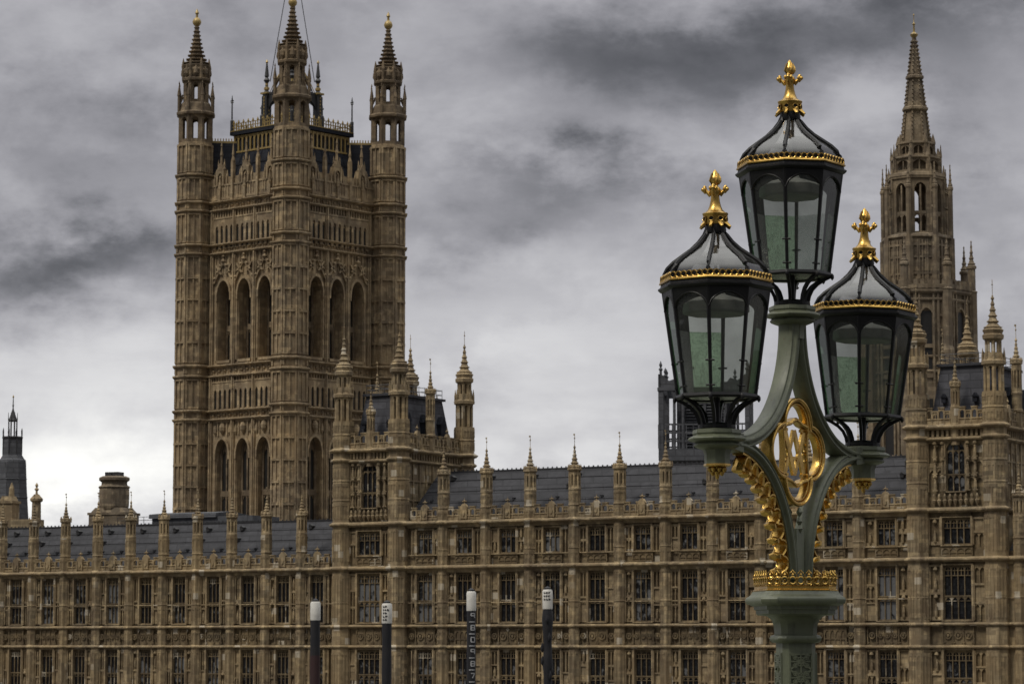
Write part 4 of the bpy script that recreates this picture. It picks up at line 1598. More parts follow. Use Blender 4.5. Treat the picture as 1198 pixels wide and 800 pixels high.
def spire():
    mb = MB()
    # hall below
    mb.prism([(-10, -9), (8.5, -9), (8.5, 9), (-10, 9)], GZ, 33.0)
    R = 7.1
    mb.prism(octo(R), 20, 57.6)
    q = octo(R)
    for z, p, h in ((36, .3, .5), (41.5, .2, .4), (47.0, .3, .5), (49.0, .2, .4), (56.4, .3, .5), (57.4, .5, .7)):
        mb.lathe([(R, z), (R + p * .6, z), (R + p, z + h * .35), (R + p, z + h * .7), (R, z + h)], 8)
    # corner buttresses with their own pinnacles
    for i in range(8):
        a = pi / 8 + i * pi / 4
        x, y = (R + .1) * cos(a), (R + .1) * sin(a)
        mb.lathe([(.85, 20), (.85, 50), (.7, 50.5), (.7, 57.8), (.8, 58), (.5, 58.2)], 6, x, y)
        mb.lathe([(.52, 58), (.5, 61.0), (.66, 61.1), (.66, 61.4), (.4, 61.6)], 8, x, y)
        crocket_spire(mb, x, y, 61.5, 64.5, .45, .07, 6, 4, .12)
        # ribs on each face
        mb.T = Matrix.Rotation(i * pi / 4 + pi / 2, 4, 'Z') @ Matrix.Translation((0, -R * .924, 0))
        for x2 in (-2.2, -1.55, -.92, .92, 1.55, 2.2):
            mb.box(x2 - .13, x2 + .13, -.24, .02, 34, 57.4)
        for x2 in (-1.88, 1.88):
            for z in (38.5, 43.5, 46, 51.5, 54.2):
                mb.arch(x2 - .2, x2 + .2, z, .25, z + .5, -.18, .02, 4)
        mb.hood(-.8, .8, 54.6, .9, .22, -.3, .02, 8, drop=8.5)
        mb.box(-.9, .9, -.2, .02, 46.4, 47.0)
        mb.box(-.9, .9, -.2, .02, 50.3, 50.8)
        # battlement on the ledge
        for k in range(6):
            x2 = -2.3 + 4.6 * k / 5
            mb.box(x2 - .22, x2 + .22, -.5, .1, 58.1, 59.2)
        mb.box(-2.7, 2.7, -.45, .1, 58.0, 58.6)
        mb.T = None
    # drum stepping in
    R2 = 4.55
    mb.prism(octo(R + .2), 57.6, 58.4, octo(R2 + .6))
    mb.prism(octo(R2), 58, 65.2)
    for i in range(8):
        a = pi / 8 + i * pi / 4
        mb.lathe([(.55, 58), (.5, 65.2)], 6, R2 * cos(a), R2 * sin(a))
        mb.T = Matrix.Rotation(i * pi / 4 + pi / 2, 4, 'Z') @ Matrix.Translation((0, -R2 * .924, 0))
        for x2 in (-1.3, -.65, .65, 1.3):
            mb.box(x2 - .1, x2 + .1, -.2, .02, 58.6, 64.8)
        for z in (60.2, 62.4, 64.0):
            mb.box(-1.5, 1.5, -.14, .02, z, z + .25)
        for k in range(3):
            mb.box(-.42 + .42 * k - .08, -.42 + .42 * k + .08, -.15, .02, 58.6, 64.8)
        mb.T = None
        # flying buttress piers outside
        x, y = 4.55 * cos(a), 4.55 * sin(a)
        mb.lathe([(.36, 60.5), (.32, 71.5), (.42, 71.7), (.42, 72.0), (.25, 72.2)], 6, x * 1.0, y * 1.0)
        crocket_spire(mb, x, y, 72.1, 74.8, .28, .06, 6, 4, .1)
        for z in (64.8, 69.0, 71.0):
            mb.tube([(x * .97, y * .97, z), (x * .78, y * .78, z + .5)], .16, 4)
    mb.lathe([(R2, 65.0), (R2 + .3, 65.2), (R2 + .2, 65.5), (3.75, 65.8)], 8)
    # open lantern stage
    ra = 3.7
    for i in range(8):
        a = pi / 8 + i * pi / 4
        mb.lathe([(.5, 65.4), (.48, 73.2)], 4, (ra - .5) * cos(a), (ra - .5) * sin(a), a)
        mb.lathe([(.22, 65.4), (.22, 73.2), (.3, 73.4), (.04, 75.0)], 6, ra * cos(a), ra * sin(a))
        mb.T = Matrix.Rotation(i * pi / 4 + pi / 2, 4, 'Z') @ Matrix.Translation((0, -ra * .9, 0))
        h = .98
        mb.box(-1.3, -.78, -.1, .4, 65.4, 73.2)
        mb.box(.78, 1.3, -.1, .4, 65.4, 73.2)
        mb.arch(-.78, .78, 71.7, .8, 73.2, -.1, .4, 8)
        mb.box(-.11, .11, .0, .35, 65.6, 72.2)
        mb.box(-.72, .72, -.02, .4, 68.3, 68.7)
        mb.arch(-.72, -.1, 67.9, .3, 68.3, .02, .36, 4)
        mb.arch(.1, .72, 67.9, .3, 68.3, .02, .36, 4)
        mb.box(-.72, .72, -.05, .4, 65.4, 66.0)
        mb.box(-1.4, 1.4, -.3, .4, 73.1, 73.5)
        mb.T = None
    mb.lathe([(3.75, 73.2), (4.0, 73.4), (3.9, 73.8), (3.3, 74.0)], 8)
    # upper stages
    for ra, za, zb in ((3.25, 73.8, 76.0), (2.55, 76.0, 78.0)):
        mb.prism(octo(ra * .74), za, zb)
        for i in range(8):
            a = pi / 8 + i * pi / 4
            mb.lathe([(.34, za), (.3, zb), (.38, zb + .1), (.04, zb + 1.3)], 5, (ra - .2) * cos(a), (ra - .2) * sin(a))
            mb.T = Matrix.Rotation(i * pi / 4 + pi / 2, 4, 'Z') @ Matrix.Translation((0, -ra * .86, 0))
            hh = ra * .383 - .3
            mb.arch(-hh, hh, zb - .9, .5, zb, -.1, .2, 5)
            mb.box(-hh, hh, -.1, .2, za, za + .5)
            mb.box(-.07, .07, -.05, .15, za, zb)
            mb.T = None
        mb.lathe([(ra * .95, zb - .3), (ra + .15, zb - .1), (ra + .1, zb + .15), (ra * .75, zb + .3)], 8)
    for i in range(8):
        a = pi / 8 + i * pi / 4
        x, y = 3.35 * cos(a), 3.35 * sin(a)
        mb.lathe([(.16, 73.5), (.14, 76.0), (.2, 76.1), (.03, 77.8)], 5, x, y)
    # spire with crockets on every arris
    zs, ze = 77.9, 92.7
    r0, r1 = 1.98, .2
    mb.lathe([(r0 * .95, zs), (r1, ze)], 8)
    for i in range(8):
        a = pi / 8 + i * pi / 4
        mb.tube([(r0 * cos(a), r0 * sin(a), zs), (r1 * cos(a), r1 * sin(a), ze)], [.16, .05], 4)
        for k in range(26):
            z = zs + .3 + (ze - zs - .6) * k / 26
            r = r0 + (r1 - r0) * (z - zs) / (ze - zs) + .12
            mb.lathe([(.02, z - .16), (.17, z), (.02, z + .2)], 4, r * cos(a), r * sin(a))
    for z in (82.6, 86.9):
        r = r0 + (r1 - r0) * (z - zs) / (ze - zs)
        mb.lathe([(r, z - .2), (r + .34, z), (r + .34, z + .3), (r, z + .5)], 8)
    return mb


sm = part('spire', spire(), STONE_G, t)
mb = MB()
mb.lathe([(.16, 92.3), (.5, 92.7), (.55, 92.9), (.16, 93.2), (.1, 94.1), (.24, 94.3), (.06, 94.5), (.04, 95.4), (.12, 95.5), (.02, 95.7)], 8)
part('finial', mb, GOLD_F, t, None, 40)
LW = MB()
LW.add([(-.72, 0, 0), (.72, 0, 0), (.72, 0, 8.2), (-.72, 0, 8.2)], [(0, 1, 2, 3)])
LW_M = LW.mesh('window', DARKW)
for i in range(8):
    a = i * pi / 4 + pi / 2
    T = Matrix.Rotation(a, 4, 'Z')
    for z, me in ((46.9, LW_M), (35.5, LW_M)):
        p = T @ Vector((0, -7.1 * .924 - .02, z))
        w = put('window', me, t, tuple(p), a)

# ------------------------------------------------------------------ smaller things on the skyline
def grid_box(mb, x0, x1, y0, y1, z0, z1, r=.06, nx=3, nz=3):
    for x in [x0 + (x1 - x0) * i / nx for i in range(nx + 1)]:
        for y in (y0, y1):
            mb.tube([(x, y, z0), (x, y, z1)], r, 4)
    for z in [z0 + (z1 - z0) * i / nz for i in range(nz + 1)]:
        for y in (y0, y1):
            mb.tube([(x0, y, z), (x1, y, z)], r, 4)
        for x in (x0, x1):
            mb.tube([(x, y0, z), (x, y1, z)], r, 4)


# grey ventilation tower behind the left lantern
t = thing('ventilation_tower', 'grey louvred roof tower with open corner posts, behind the foot of the left lantern', 'tower', (0, 0, GZ), (23.5, 345.0, TH * .25))
mb = MB()
H = 5.4
mb.prism([(-3.9, -3.9), (3.9, -3.9), (3.9, 3.9), (-3.9, 3.9)], GZ, 33.6)
mb.prism([(-4.4, -4.4), (4.4, -4.4), (4.4, 4.4), (-4.4, 4.4)], 33.2, 33.9, [(-H, -H), (H, -H), (H, H), (-H, H)])
mb.box(-H, H, -H, H, 33.9, 35.3)
mb.prism([(-3.0, -3.0), (3.0, -3.0), (3.0, 3.0), (-3.0, 3.0)], 35.3, 42.6)
part('body', mb, LEAD, t)
mb = MB()
for k in range(4):
    mb.T = Matrix.Rotation(k * pi / 2, 4, 'Z')
    for j in range(18):
        z = 35.8 + j * .36
        mb.beam([(-3.16, z), (-3.32, z - .1), (-3.0, z + .18)], -2.3, 2.3)
    for x in (-2.5, 0, 2.5):
        mb.box(x - .16, x + .16, -3.4, -3.0, 35.3, 42.4)
    mb.T = None
part('louvre', mb, LEAD, t)
mb = MB()
for k in range(4):
    mb.T = Matrix.Rotation(k * pi / 2, 4, 'Z')
    for x, w in ((-H + .3, .3), (-H + 1.9, .16), (-H + 2.9, .12), (H - 1.9, .16), (H - 2.9, .12)):
        mb.box(x - w, x + w, -H, -H + .5, 35.3, 42.4)
    mb.box(-H, H, -H - .1, -H + .4, 42.2, 42.6)
    mb.box(-H, -H + 3.4, -H, -H + .35, 42.6, 43.2)
    mb.box(H - 3.4, H, -H, -H + .35, 42.6, 43.2)
    mb.ext([(-H, 43.2), (-H + 2.6, 43.2), (-H + 2.2, 43.7), (-H + 1.3, 43.4), (-H + .5, 44.1), (-H, 44.2)], -H, -H + .3)
    mb.ext([(H - 2.6, 43.2), (H, 43.2), (H, 44.2), (H - .5, 44.1), (H - 1.3, 43.4), (H - 2.2, 43.7)], -H, -H + .3)
    # gallery rail
    for z in (36.2, 37.2, 38.2):
        mb.box(-H, H, -H + .1, -H + .22, z - .1, z + .1)
    for j in range(14):
        x = -H + 2 * H * j / 13
        mb.box(x - .06, x + .06, -H + .12, -H + .2, 35.3, 38.2)
    for x in (-H + .3, -H + 2.2):
        mb.lathe([(.2, 43.4), (.16, 44.6), (.3, 44.8), (.1, 45.0), (.22, 45.3), (.02, 45.8)], 6, x, -H + .2)
    mb.T = None
part('gallery', mb, LEAD, t)

# slate turret far left
t = thing('slate_turret', 'grey lead-clad turret with tiny open lantern and thin spike, at the far left skyline', 'turret', (0, 0, GZ), (-76.9, 440.0, radians(12)))
mb = MB()
mb.prism(octo(4.2), GZ, 28)
mb.lathe([(3.4, 26), (2.9, 30), (2.45, 36), (2.25, 40), (2.2, 40.3), (1.9, 40.6), (1.6, 41.1), (1.5, 43.8)], 8)
for z in (34.6, 37.4):
    r = 2.9 + (2.45 - 2.9) * (z - 30) / 6 if z < 36 else 2.38
    mb.lathe([(r, z - .1), (r + .1, z), (r, z + .1)], 8)
part('body', mb, LEAD, t)
mb = MB()
for i in range(8):
    a = pi / 8 + i * pi / 4
    mb.box(1.52 * cos(a) - .09, 1.52 * cos(a) + .09, 1.52 * sin(a) - .09, 1.52 * sin(a) + .09, 41.2, 44.6)
    mb.lathe([(.07, 44.4), (.12, 44.8), (.02, 45.3)], 5, 1.52 * cos(a), 1.52 * sin(a))
    mb.box(.66 * cos(a) - .09, .66 * cos(a) + .09, .66 * sin(a) - .09, .66 * sin(a) + .09, 43.8, 46.6)
    mb.lathe([(.08, 46.5), (.03, 47.7)], 4, .74 * cos(a), .74 * sin(a))
mb.lathe([(1.66, 43.7), (1.7, 43.9), (1.5, 44.0)], 8)
mb.lathe([(.62, 46.3), (.78, 46.5), (.6, 46.8), (.32, 47.6), (.1, 48.3), (.06, 50.2)], 8)
mb.lathe([(.05, 48.6), (.2, 48.8), (.05, 49.0)], 6)
part('lantern', mb, IRON, t)
mb = MB()
mb.lathe([(.02, 49.9), (.16, 50.1), (.02, 50.4)], 8)
part('finial', mb, GOLD_F, t)

# bulky chimney stack left of the big tower
t = thing('chimney_stack', 'bulky rounded stone chimney stack with stepped base, standing alone left of the big tower', 'chimney', (0, 0, GZ), (-48.9, 352.0, radians(-20)))
mb = MB()
mb.box(-2.45, 2.45, -1.9, 1.9, GZ, 28.0)
mb.box(-2.6, 2.6, -2.0, 2.0, 27.9, 28.2)
mb.prism([(-2.3, -1.7), (2.3, -1.7), (2.3, 1.7), (-2.3, 1.7)], 28.2, 28.8, [(-1.8, -1.5), (1.8, -1.5), (1.8, 1.5), (-1.8, 1.5)])
mb.lathe([(1.72, 28.6), (1.86, 29.0), (1.9, 30.6), (1.85, 31.3), (1.6, 31.7), (1.62, 32.0), (1.92, 32.2), (1.92, 32.5), (1.5, 32.7)], 12)
mb.lathe([(1.9, 31.2), (2.0, 31.35), (1.85, 31.5)], 12)
part('stack', mb, STONE_G, t)
mb = MB()
for x in (-.5, .5):
    for y in (-.4, .4):
        mb.box(x - .42, x + .42, y - .34, y + .34, 32.5, 33.2)
part('chimney_pot', mb, IRON, t)

t = thing('chimney_shaft', 'slim octagonal stone chimney shaft with knob finial, beside the lead-clad turret', 'chimney', (0, 0, GZ), (-58.1, 350.0, 0))
mb = MB()
mb.box(-.9, .9, -.9, .9, GZ, 26.4)
mb.lathe([(.62, 26), (.55, 29.4), (.8, 29.6), (.8, 29.85), (.55, 30.1), (.3, 30.4)], 8)
mb.lathe([(.16, 30.3), (.14, 30.8), (.32, 31.0), (.1, 31.2), (.22, 31.5), (.02, 31.8)], 6)
part('shaft', mb, STONE, t)

t = thing('chimney_block', 'squat square stone chimney at the left edge, in front of the lead-clad turret', 'chimney', (0, 0, GZ), (-61.6, 351.0, radians(-20)))
mb = MB()
mb.box(-2.6, 4.2, -1.2, 1.2, GZ, 27.3)
mb.box(-1.0, .9, -.9, .9, 27.3, 29.6)
mb.box(-1.15, 1.05, -1.05, 1.05, 29.3, 29.6)
mb.prism([(-.9, -.8), (.8, -.8), (.8, .8), (-.9, .8)], 29.6, 30.2, [(-.7, -.6), (.6, -.6), (.6, .6), (-.7, .6)])
mb.lathe([(.35, 30.1), (.3, 31.2), (.02, 31.9)], 6, .3, 0)
part('stack', mb, STONE, t)

t = thing('rooftop_room', 'low dark lead roof box with handrail, at the foot of the big square tower', 'rooftop room', (0, 0, GZ), (-37.0, 345.0, TH))
mb = MB()
mb.box(-5.6, 6.2, -3, 3, GZ, 27.3)
mb.beam([(-3.3, 27.2), (-3.2, 27.7), (0, 28.0), (3.2, 27.7), (3.3, 27.2)], -5.9, 4.0)
mb.box(4.0, 9.0, -2.8, 2.8, 26.6, 27.3)
part('body', mb, LEAD, t)
mb = MB()
for x in (-11.6, -9.6, -7.6, -5.7):
    mb.tube([(x, -2, 25), (x, -2, 27.5)], .04, 4)
for z in (26.6, 27.1, 27.5):
    mb.tube([(-11.6, -2, z), (-5.7, -2, z)], .03, 4)
part('handrail', mb, IRON, t)

# roof scaffold behind the left pavilion
t = thing('scaffold', 'tube scaffold standing behind the slate roof of the left corner pavilion', 'scaffold', (0, 0, GZ), (-30.5 + 22.0, 330.0, TH))
mb = MB()
grid_box(mb, -7.5, -1.5, -1.5, 1.5, 30, 38.6, .05, 4, 8)
grid_box(mb, -1.5, 2.5, -1.5, 1.5, 30, 35.6, .05, 3, 6)
for k in range(4):
    mb.box(-7.6, -1.4, -1.4, 1.4, 31.1 + k * 2.1, 31.2 + k * 2.1)
part('tube_frame', mb, IRON, t)

# tall slim turrets behind the right pavilion
for (x, y, top, lab) in ((1138.0, 352.0, 46.3, 'slim pinnacled turret in the gap between the spire tower and the right pavilion turret'),):
    X = (x - 599) / FPX * y
    t = thing('stair_turret', lab, 'turret', (0, 0, GZ), (X, y, 0))
    mb = MB()
    mb.prism(octo(1.0), GZ, 40.6)
    for z in (34, 36.8, 39.0, 40.4):
        mb.lathe([(1.0, z), (1.18, z + .12), (1.18, z + .3), (1.0, z + .45)], 8)
    for i in range(8):
        a = pi / 8 + i * pi / 4
        mb.lathe([(.1, 31), (.1, 40.5)], 4, cos(a), sin(a), a)
        mb.lathe([(.12, 40.8), (.03, 42.0)], 4, cos(a), sin(a))
    crocket_spire(mb, 0, 0, 40.8, top - .6, .7, .08, 8, 6, .14)
    part('shaft', mb, STONE_G, t)


# ------------------------------------------------------------------ piles standing in the river
def pile(px, Y, ztop, zwhite, r, label, marks=0, writing=0, stain=False, ragged=False, lean=0.0):
    X = (px - 599) / FPX * Y
    t = thing('river_pile', label, 'pile', (0, 0, -1.5), (X, Y, 0), 'black piles standing in the river')
    t.rotation_euler = (0, radians(lean), 0)
    mb = MB()
    prof = []
    n = 26
    rnd = random.Random(int(px))
    for k in range(n + 1):
        z = -1.5 + (zwhite + 1.5) * k / n
        j = rnd.uniform(-.04, .07) if ragged else rnd.uniform(-.008, .008)
        prof.append((r + j, z))
    mb.lathe(prof, 14)
    if ragged:
        for k in range(14):
            z = 6 + (zwhite - 6.5) * rnd.random()
            a = rnd.uniform(-pi, 0)
            mb.lathe([(.02, z), (.09, z + .1), (.1, z + .3), (.02, z + .5)], 5, (r + .02) * cos(a), (r + .02) * sin(a))
    s = part('shaft', mb, TAR, t, None, 40)
    mb = MB()
    mb.lathe([(r + .012, zwhite - .05), (r + .02, zwhite), (r + .02, ztop - .08), (r - .02, ztop), (.02, ztop + .03)], 16)
    part('white_collar', mb, WHITE, t, None, 40)
    mb = MB()
    mb.lathe([(r * .7, ztop), (r * .75, ztop + .08), (.02, ztop + .18)], 10)
    part('cap', mb, TAR, t)
    if stain:
        mb = MB()
        mb.lathe([(r + .012, -1), (r + .014, 11.2), (r + .003, 11.6)], 14)
        part('red_stain', mb, RUST, t, None, 40)

    def stroke(mb, segs, u0, z0, w, h):
        """strokes laid on the round face turned to the bridge"""
        for (a, b, c, d) in segs:
            for k in range(3):
                f0, f1 = k / 3, (k + 1) / 3
                pts = []
                for f in (f0, f1):
                    pts.append((u0 + (a + (c - a) * f) * w, z0 + (b + (d - b) * f) * h))
                (ua, za), (ub, zb) = pts
                th = .024
                dx, dz = ub - ua, zb - za
                L = sqrt(dx * dx + dz * dz) or 1
                nx, nz = -dz / L * th, dx / L * th
                ring = []
                for (uu, zz) in ((ua - nx, za - nz), (ub - nx, zb - nz), (ub + nx, zb + nz), (ua + nx, za + nz)):
                    an = -pi / 2 + uu / r + 0.05
                    ring.append(((r + .03) * cos(an), (r + .03) * sin(an), zz))
                mb.add(ring, [(0, 1, 2, 3)])
    SEG = {'0': [(0, 0, 1, 0), (1, 0, 1, 1), (1, 1, 0, 1), (0, 1, 0, 0)], '9': [(1, 0, 1, 1), (1, 1, 0, 1), (0, 1, 0, .5), (0, .5, 1, .5)],
           '8': [(0, 0, 1, 0), (1, 0, 1, 1), (1, 1, 0, 1), (0, 1, 0, 0), (0, .5, 1, .5)], '7': [(0, 1, 1, 1), (1, 1, .4, 0)],
           '6': [(0, 0, 1, 0), (1, 0, 1, .5), (1, .5, 0, .5), (0, 1, 0, 0), (0, 1, 1, 1)]}
    if marks:
        for k in range(marks):
            z = zwhite - .42 - .62 * k
            mb = MB()
            stroke(mb, [(0, 0, 1, 0)], -r * .5, z - .2, r * 1.2, .1)
            part('gauge_line', mb, MARK, t)
            mb = MB()
            stroke(mb, SEG['98098760'[k % 8]], -.02, z, .18, .24)
            part('gauge_figure', mb, MARK, t)
    if writing:
        mb = MB()
        rnd2 = random.Random(5 + int(px))
        for k in range(writing):
            z = ztop - .22 - .17 * k
            u = -r * .75
            while u < r * (.1 if px < 500 else .5):
                w = rnd2.uniform(.05, .09)
                stroke(mb, [(0, 0, 0, 1), (0, rnd2.random(), 1, rnd2.random())], u, z, w, .10)
                u += w + .05
        part('dark_writing', mb, TAR, t)


S = 150.0 / FPX


def pz(y):
    return EYE + (755 - y) * S


pile(370.0, 150, pz(704), pz(724.5), .25, 'leftmost of the four piles, plain white top and dark red staining lower down', stain=True)
pile(453.3, 150, pz(706), pz(728), .255, 'second pile from the left, black with dark writing on its white top', writing=5)
pile(551.6, 150, pz(692), pz(713.5), .235, 'pile with a ladder of white gauge marks and figures below its white top', marks=9)
pile(641.6, 150, pz(690), pz(711.5), .25, 'rightmost pile, rough ragged edge and a dark patch on its white top', writing=3, ragged=True, lean=-.2)

# ------------------------------------------------------------------ bridge the lamp stands on (below the picture)
LX0, LY0 = 1.704, 17.3
ANG = radians(55.2)
mb = MB()
mb.box(-30, 60, -.35, .35, 9.2, 10.75)
mb.box(-30, 60, -.48, .48, 10.75, 10.95)
mb.box(-30, 60, .2, 24.0, 8.6, 9.4)
mb.box(-.55, .55, -.55, .55, 9.0, 11.05)
br = bpy.data.objects.new('bridge', mb.mesh('bridge', GREEN))
COL.objects.link(br)
br.location = (LX0, LY0, 0)
br.rotation_euler = (0, 0, ANG)
br['kind'] = 'structure'

# ------------------------------------------------------------------ the triple lamp
t = thing('street_lamp', 'ornate green and gold lamp post with three black eight-sided lanterns, in the right foreground', 'street lamp', (0, 0, 11.05), (LX0, LY0, ANG))
E0 = EYE


def sqoct(A, cf=.30):
    """square set diagonally with cut corners, half-width A across the flats"""
    h = A * (1 - cf)
    pts = [(A, -h), (A, h), (h, A), (-h, A), (-A, h), (-A, -h), (-h, -A), (h, -A)]
    c = cos(pi / 4)
    return [((x - y) * c, (x + y) * c) for x, y in pts]


def sqloft(mb, prof, cf=.30):
    mb.rings([[(x, y, E0 + z) for x, y in sqoct(a, cf)] for a, z in prof])


# shaft with its raised tracery
mb = MB()
sqloft(mb, [(.150, -.95), (.150, -.80), (.128, -.72), (.104, -.66), (.102, -.3), (.102, .018), (.112, .022)])
sqloft(mb, [(.100, .015), (.122, .02), (.133, .032), (.136, .045), (.130, .060), (.112, .066)])
sqloft(mb, [(.110, .06), (.111, .075), (.112, .10), (.115, .125), (.124, .152), (.142, .172), (.165, .186)])
shaft = part('shaft', mb, GREEN, t, None, 35)
mb = MB()
A = .102
for k in range(4):
    mb.T = Matrix.Rotation(k * pi / 2 + pi / 4 + pi / 2, 4, 'Z') @ Matrix.Translation((0, -A, 0))
    w = .068
    z0, z1 = E0 - .62, E0 - .045
    mb.box(-w - .004, -w + .006, -.011, .002, z0, z1)
    mb.box(w - .006, w + .004, -.011, .002, z0, z1)
    mb.box(-w, w, -.011, .002, z1 - .01, z1)
    n = 6
    st = (z1 - z0) / n
    for j in range(n):
        zb = z0 + st * j

        def seg(a, b, th=.0055):
            d = Vector((b[0] - a[0], b[1] - a[1])).normalized() * th
            p = Vector((-d.y, d.x))
            mb.ext([(a[0] - p.x, a[1] - p.y), (b[0] - p.x, b[1] - p.y), (b[0] + p.x, b[1] + p.y), (a[0] + p.x, a[1] + p.y)], -.011, .002)
        c = (0, zb + st / 2)
        for x, z in ((-w, zb), (w, zb), (-w, zb + st), (w, zb + st)):
            seg((x, z), c)
        seg((-w, zb + st * .5), (w, zb + st * .5), .004)
        seg((0, zb), (0, zb + st), .004)
        m2 = 12
        rr = .026
        for q in range(m2):
            a0, a1 = 2 * pi * q / m2, 2 * pi * (q + 1) / m2
            seg((rr * cos(a0), c[1] + rr * sin(a0)), (rr * cos(a1), c[1] + rr * sin(a1)), .004)
        for sx in (-1, 1):
            for sz in (.25, .75):
                cx_, cz_ = sx * w * .52, zb + st * sz
                for q in range(8):
                    a0, a1 = 2 * pi * q / 8, 2 * pi * (q + 1) / 8
                    seg((cx_ + .012 * cos(a0), cz_ + .012 * sin(a0)), (cx_ + .012 * cos(a1), cz_ + .012 * sin(a1)), .0035)
    mb.T = None
part('tracery', mb, GREEN, t, shaft, 30)

# moulded cap
mb = MB()
sqloft(mb, [(.165, .180), (.196, .182), (.205, .19), (.206, .212), (.216, .216), (.217, .236), (.232, .240), (.236, .244), (.254, .25), (.261, .262), (.262, .276), (.256, .288),
            (.243, .296), (.232, .306), (.226, .318), (.222, .324)])
part('cap', mb, GREEN, t, None, 35)

# gilded crown round the foot of the arms
mb = MB()
Ac = .213
ring = sqoct(Ac)
mb.rings([[(x * f, y * f, E0 + z) for x, y in ring] for f, z in ((1.0, .322), (1.03, .327), (1.03, .333), (1.0, .338), (1.0, .352), (1.02, .356), (1.0, .361), (.94, .361), (.94, .322))], 0, False, True)
for i in range(8):
    a, b = Vector(ring[i]), Vector(ring[(i + 1) % 8])
    ln = (b - a).length
    n = max(1, round(ln / .053))
    d = (b - a).normalized()
    nr = Vector((d.y, -d.x))
    for j in range(n):
        c = a + d * (ln * (j + .5) / n)
        rr = ln / n * .40
        pts = [(c.x + d.x * rr * cos(q), c.y + d.y * rr * cos(q), E0 + .386 + rr * 1.08 * sin(q)) for q in [2 * pi * k / 12 for k in range(12)]]
        mb.tube(pts, .0058, 6, 0, True)
        for f, z, s in ((0, .420, .010), (-.5, .400, .010), (.5, .400, .010)):
            p = c + d * (ln / n * f)
            mb.lathe([(.002, E0 + z - s), (s, E0 + z), (s * .6, E0 + z + s * .7), (.002, E0 + z + s * 1.4)], 6, p.x, p.y)
        e = a + d * (ln * j / n)
        mb.tube([(e.x, e.y, E0 + .361), (e.x, e.y, E0 + .40), (e.x + nr.x * .006, e.y + nr.y * .006, E0 + .425)], [.006, .005, .003], 5)
        mb.tube([(c.x - d.x * .016, c.y - d.y * .016, E0 + .428), (c.x, c.y, E0 + .446), (c.x + d.x * .016, c.y + d.y * .016, E0 + .428)], .005, 5)
part('crown_cresting', mb, GOLD, t, None, 40)


# curved arms: moulded bars swept along elliptical arcs in the bracket plane (local x,z)
def sweep_arm(mb, pts, sec):
    """sec: (n, v) outline; n along the in-plane normal, v across (local y)"""
    P = [Vector((x, 0, z)) for x, z in pts]
    R = []
    for i, p in enumerate(P):
        tg = (P[min(i + 1, len(P) - 1)] - P[max(i - 1, 0)]).normalized()
        nn = Vector((tg.z, 0, -tg.x))
        R.append([tuple(p + nn * a + Vector((0, b, 0)) + Vector((0, 0, E0))) for a, b in sec])
    mb.rings(R)


def moulded(h, v):
    """moulded bar outline: rolls and hollows on both flanks; a from 0 (outer) to h (inner)"""
    right = [(0.0, v * .52), (h * .04, v * .66), (h * .16, v * .70), (h * .22, v * .78), (h * .28, v * .97), (h * .38, v * 1.04), (h * .5, v * 1.0), (h * .56, v * .84),
             (h * .66, v * .80), (h * .74, v * .9), (h * .82, v * .92), (h * .9, v * .8), (h * .97, v * .6), (h, v * .4)]
    return right + [(a, -b) for a, b in reversed(right)]


def arc(cx, cz, a, b, a0, a1, n=28):
    return [(cx + a * cos(a0 + (a1 - a0) * k / n), cz + b * sin(a0 + (a1 - a0) * k / n)) for k in range(n + 1)]


UP = arc(-.72, 1.945, .640, .722, 0.0, -pi / 2 * 1.0, 30)
LOW = arc(-.745, .395, .615, .735, 0.0, pi / 2 * 1.0, 30)
SEC = moulded(.082, .066)


def mir(pts):
    return [(-x, z) for x, z in pts]


for s in (-1, 1):
    for src in (UP, LOW):
        mb = MB()
        base = src if s < 0 else mir(src)
        # the in-plane normal must point away from the hollow side
        up = (src is UP)
        flip = (up and s < 0) or ((not up) and s > 0)
        sec = [((-a if flip else a), b) for a, b in SEC]
        sweep_arm(mb, base, sec)
        arm = part('arm', mb, GREEN, t, None, 32)
        if not up:
            # gilded fringe of little arches and faceted bosses on the outer side
            g = MB()
            N_ = 9
            def at_(f, off):
                an = f * pi / 2
                x, z = -.745 + (.615 - off) * cos(an), .395 + (.735 - off) * sin(an)
                return ((x if s < 0 else -x), z)
            fr = [0.04 + .86 * k / N_ for k in range(N_ + 1)]
            # strip against the arm
            st_pts = [at_(0.02 + .9 * k / 24, .004) for k in range(25)]
            sweep_arm(g, st_pts, [(-.007, -.036), (.007, -.036), (.007, .036), (-.007, .036)])
            for k in range(N_):
                m2 = 8
                pa = []
                for q in range(m2 + 1):
                    u = q / m2
                    off = .012 + .062 * (1 - sin(pi * u) ** .75)
                    pa.append(at_(fr[k] + (fr[k + 1] - fr[k]) * u, off))
                for vy in (-.036, .0, .036):
                    g.tube([(x, vy, E0 + z) for x, z in pa], .0085 if vy else .0065, 5)
                # web behind the little arch
                sweep_arm(g, pa, [(-.004, -.034), (.004, -.034), (.004, .034), (-.004, .034)])
            for k in range(N_ + 1):
                x0, z0 = at_(fr[k], .066)
                x1, z1 = at_(fr[k], .135)
                d = Vector((x1 - x0, 0, z1 - z0))
                L = d.length
                d.normalize()
                e1 = Vector((0, 1, 0))
                e2 = d.cross(e1)
                R = []
                for rr, f in ((.018, -.15), (.030, .10), (.043, .34), (.044, .58), (.030, .74), (.012, .80)):
                    c = Vector((x0, 0, E0 + z0)) + d * (L * f)
                    R.append([tuple(c + (e1 * cos(2 * pi * q / 6 + .5) + e2 * (.62 * sin(2 * pi * q / 6 + .5))) * rr) for q in range(6)])
                g.rings(R)
            part('crocket_fringe', g, GOLD, t, arm, 28)
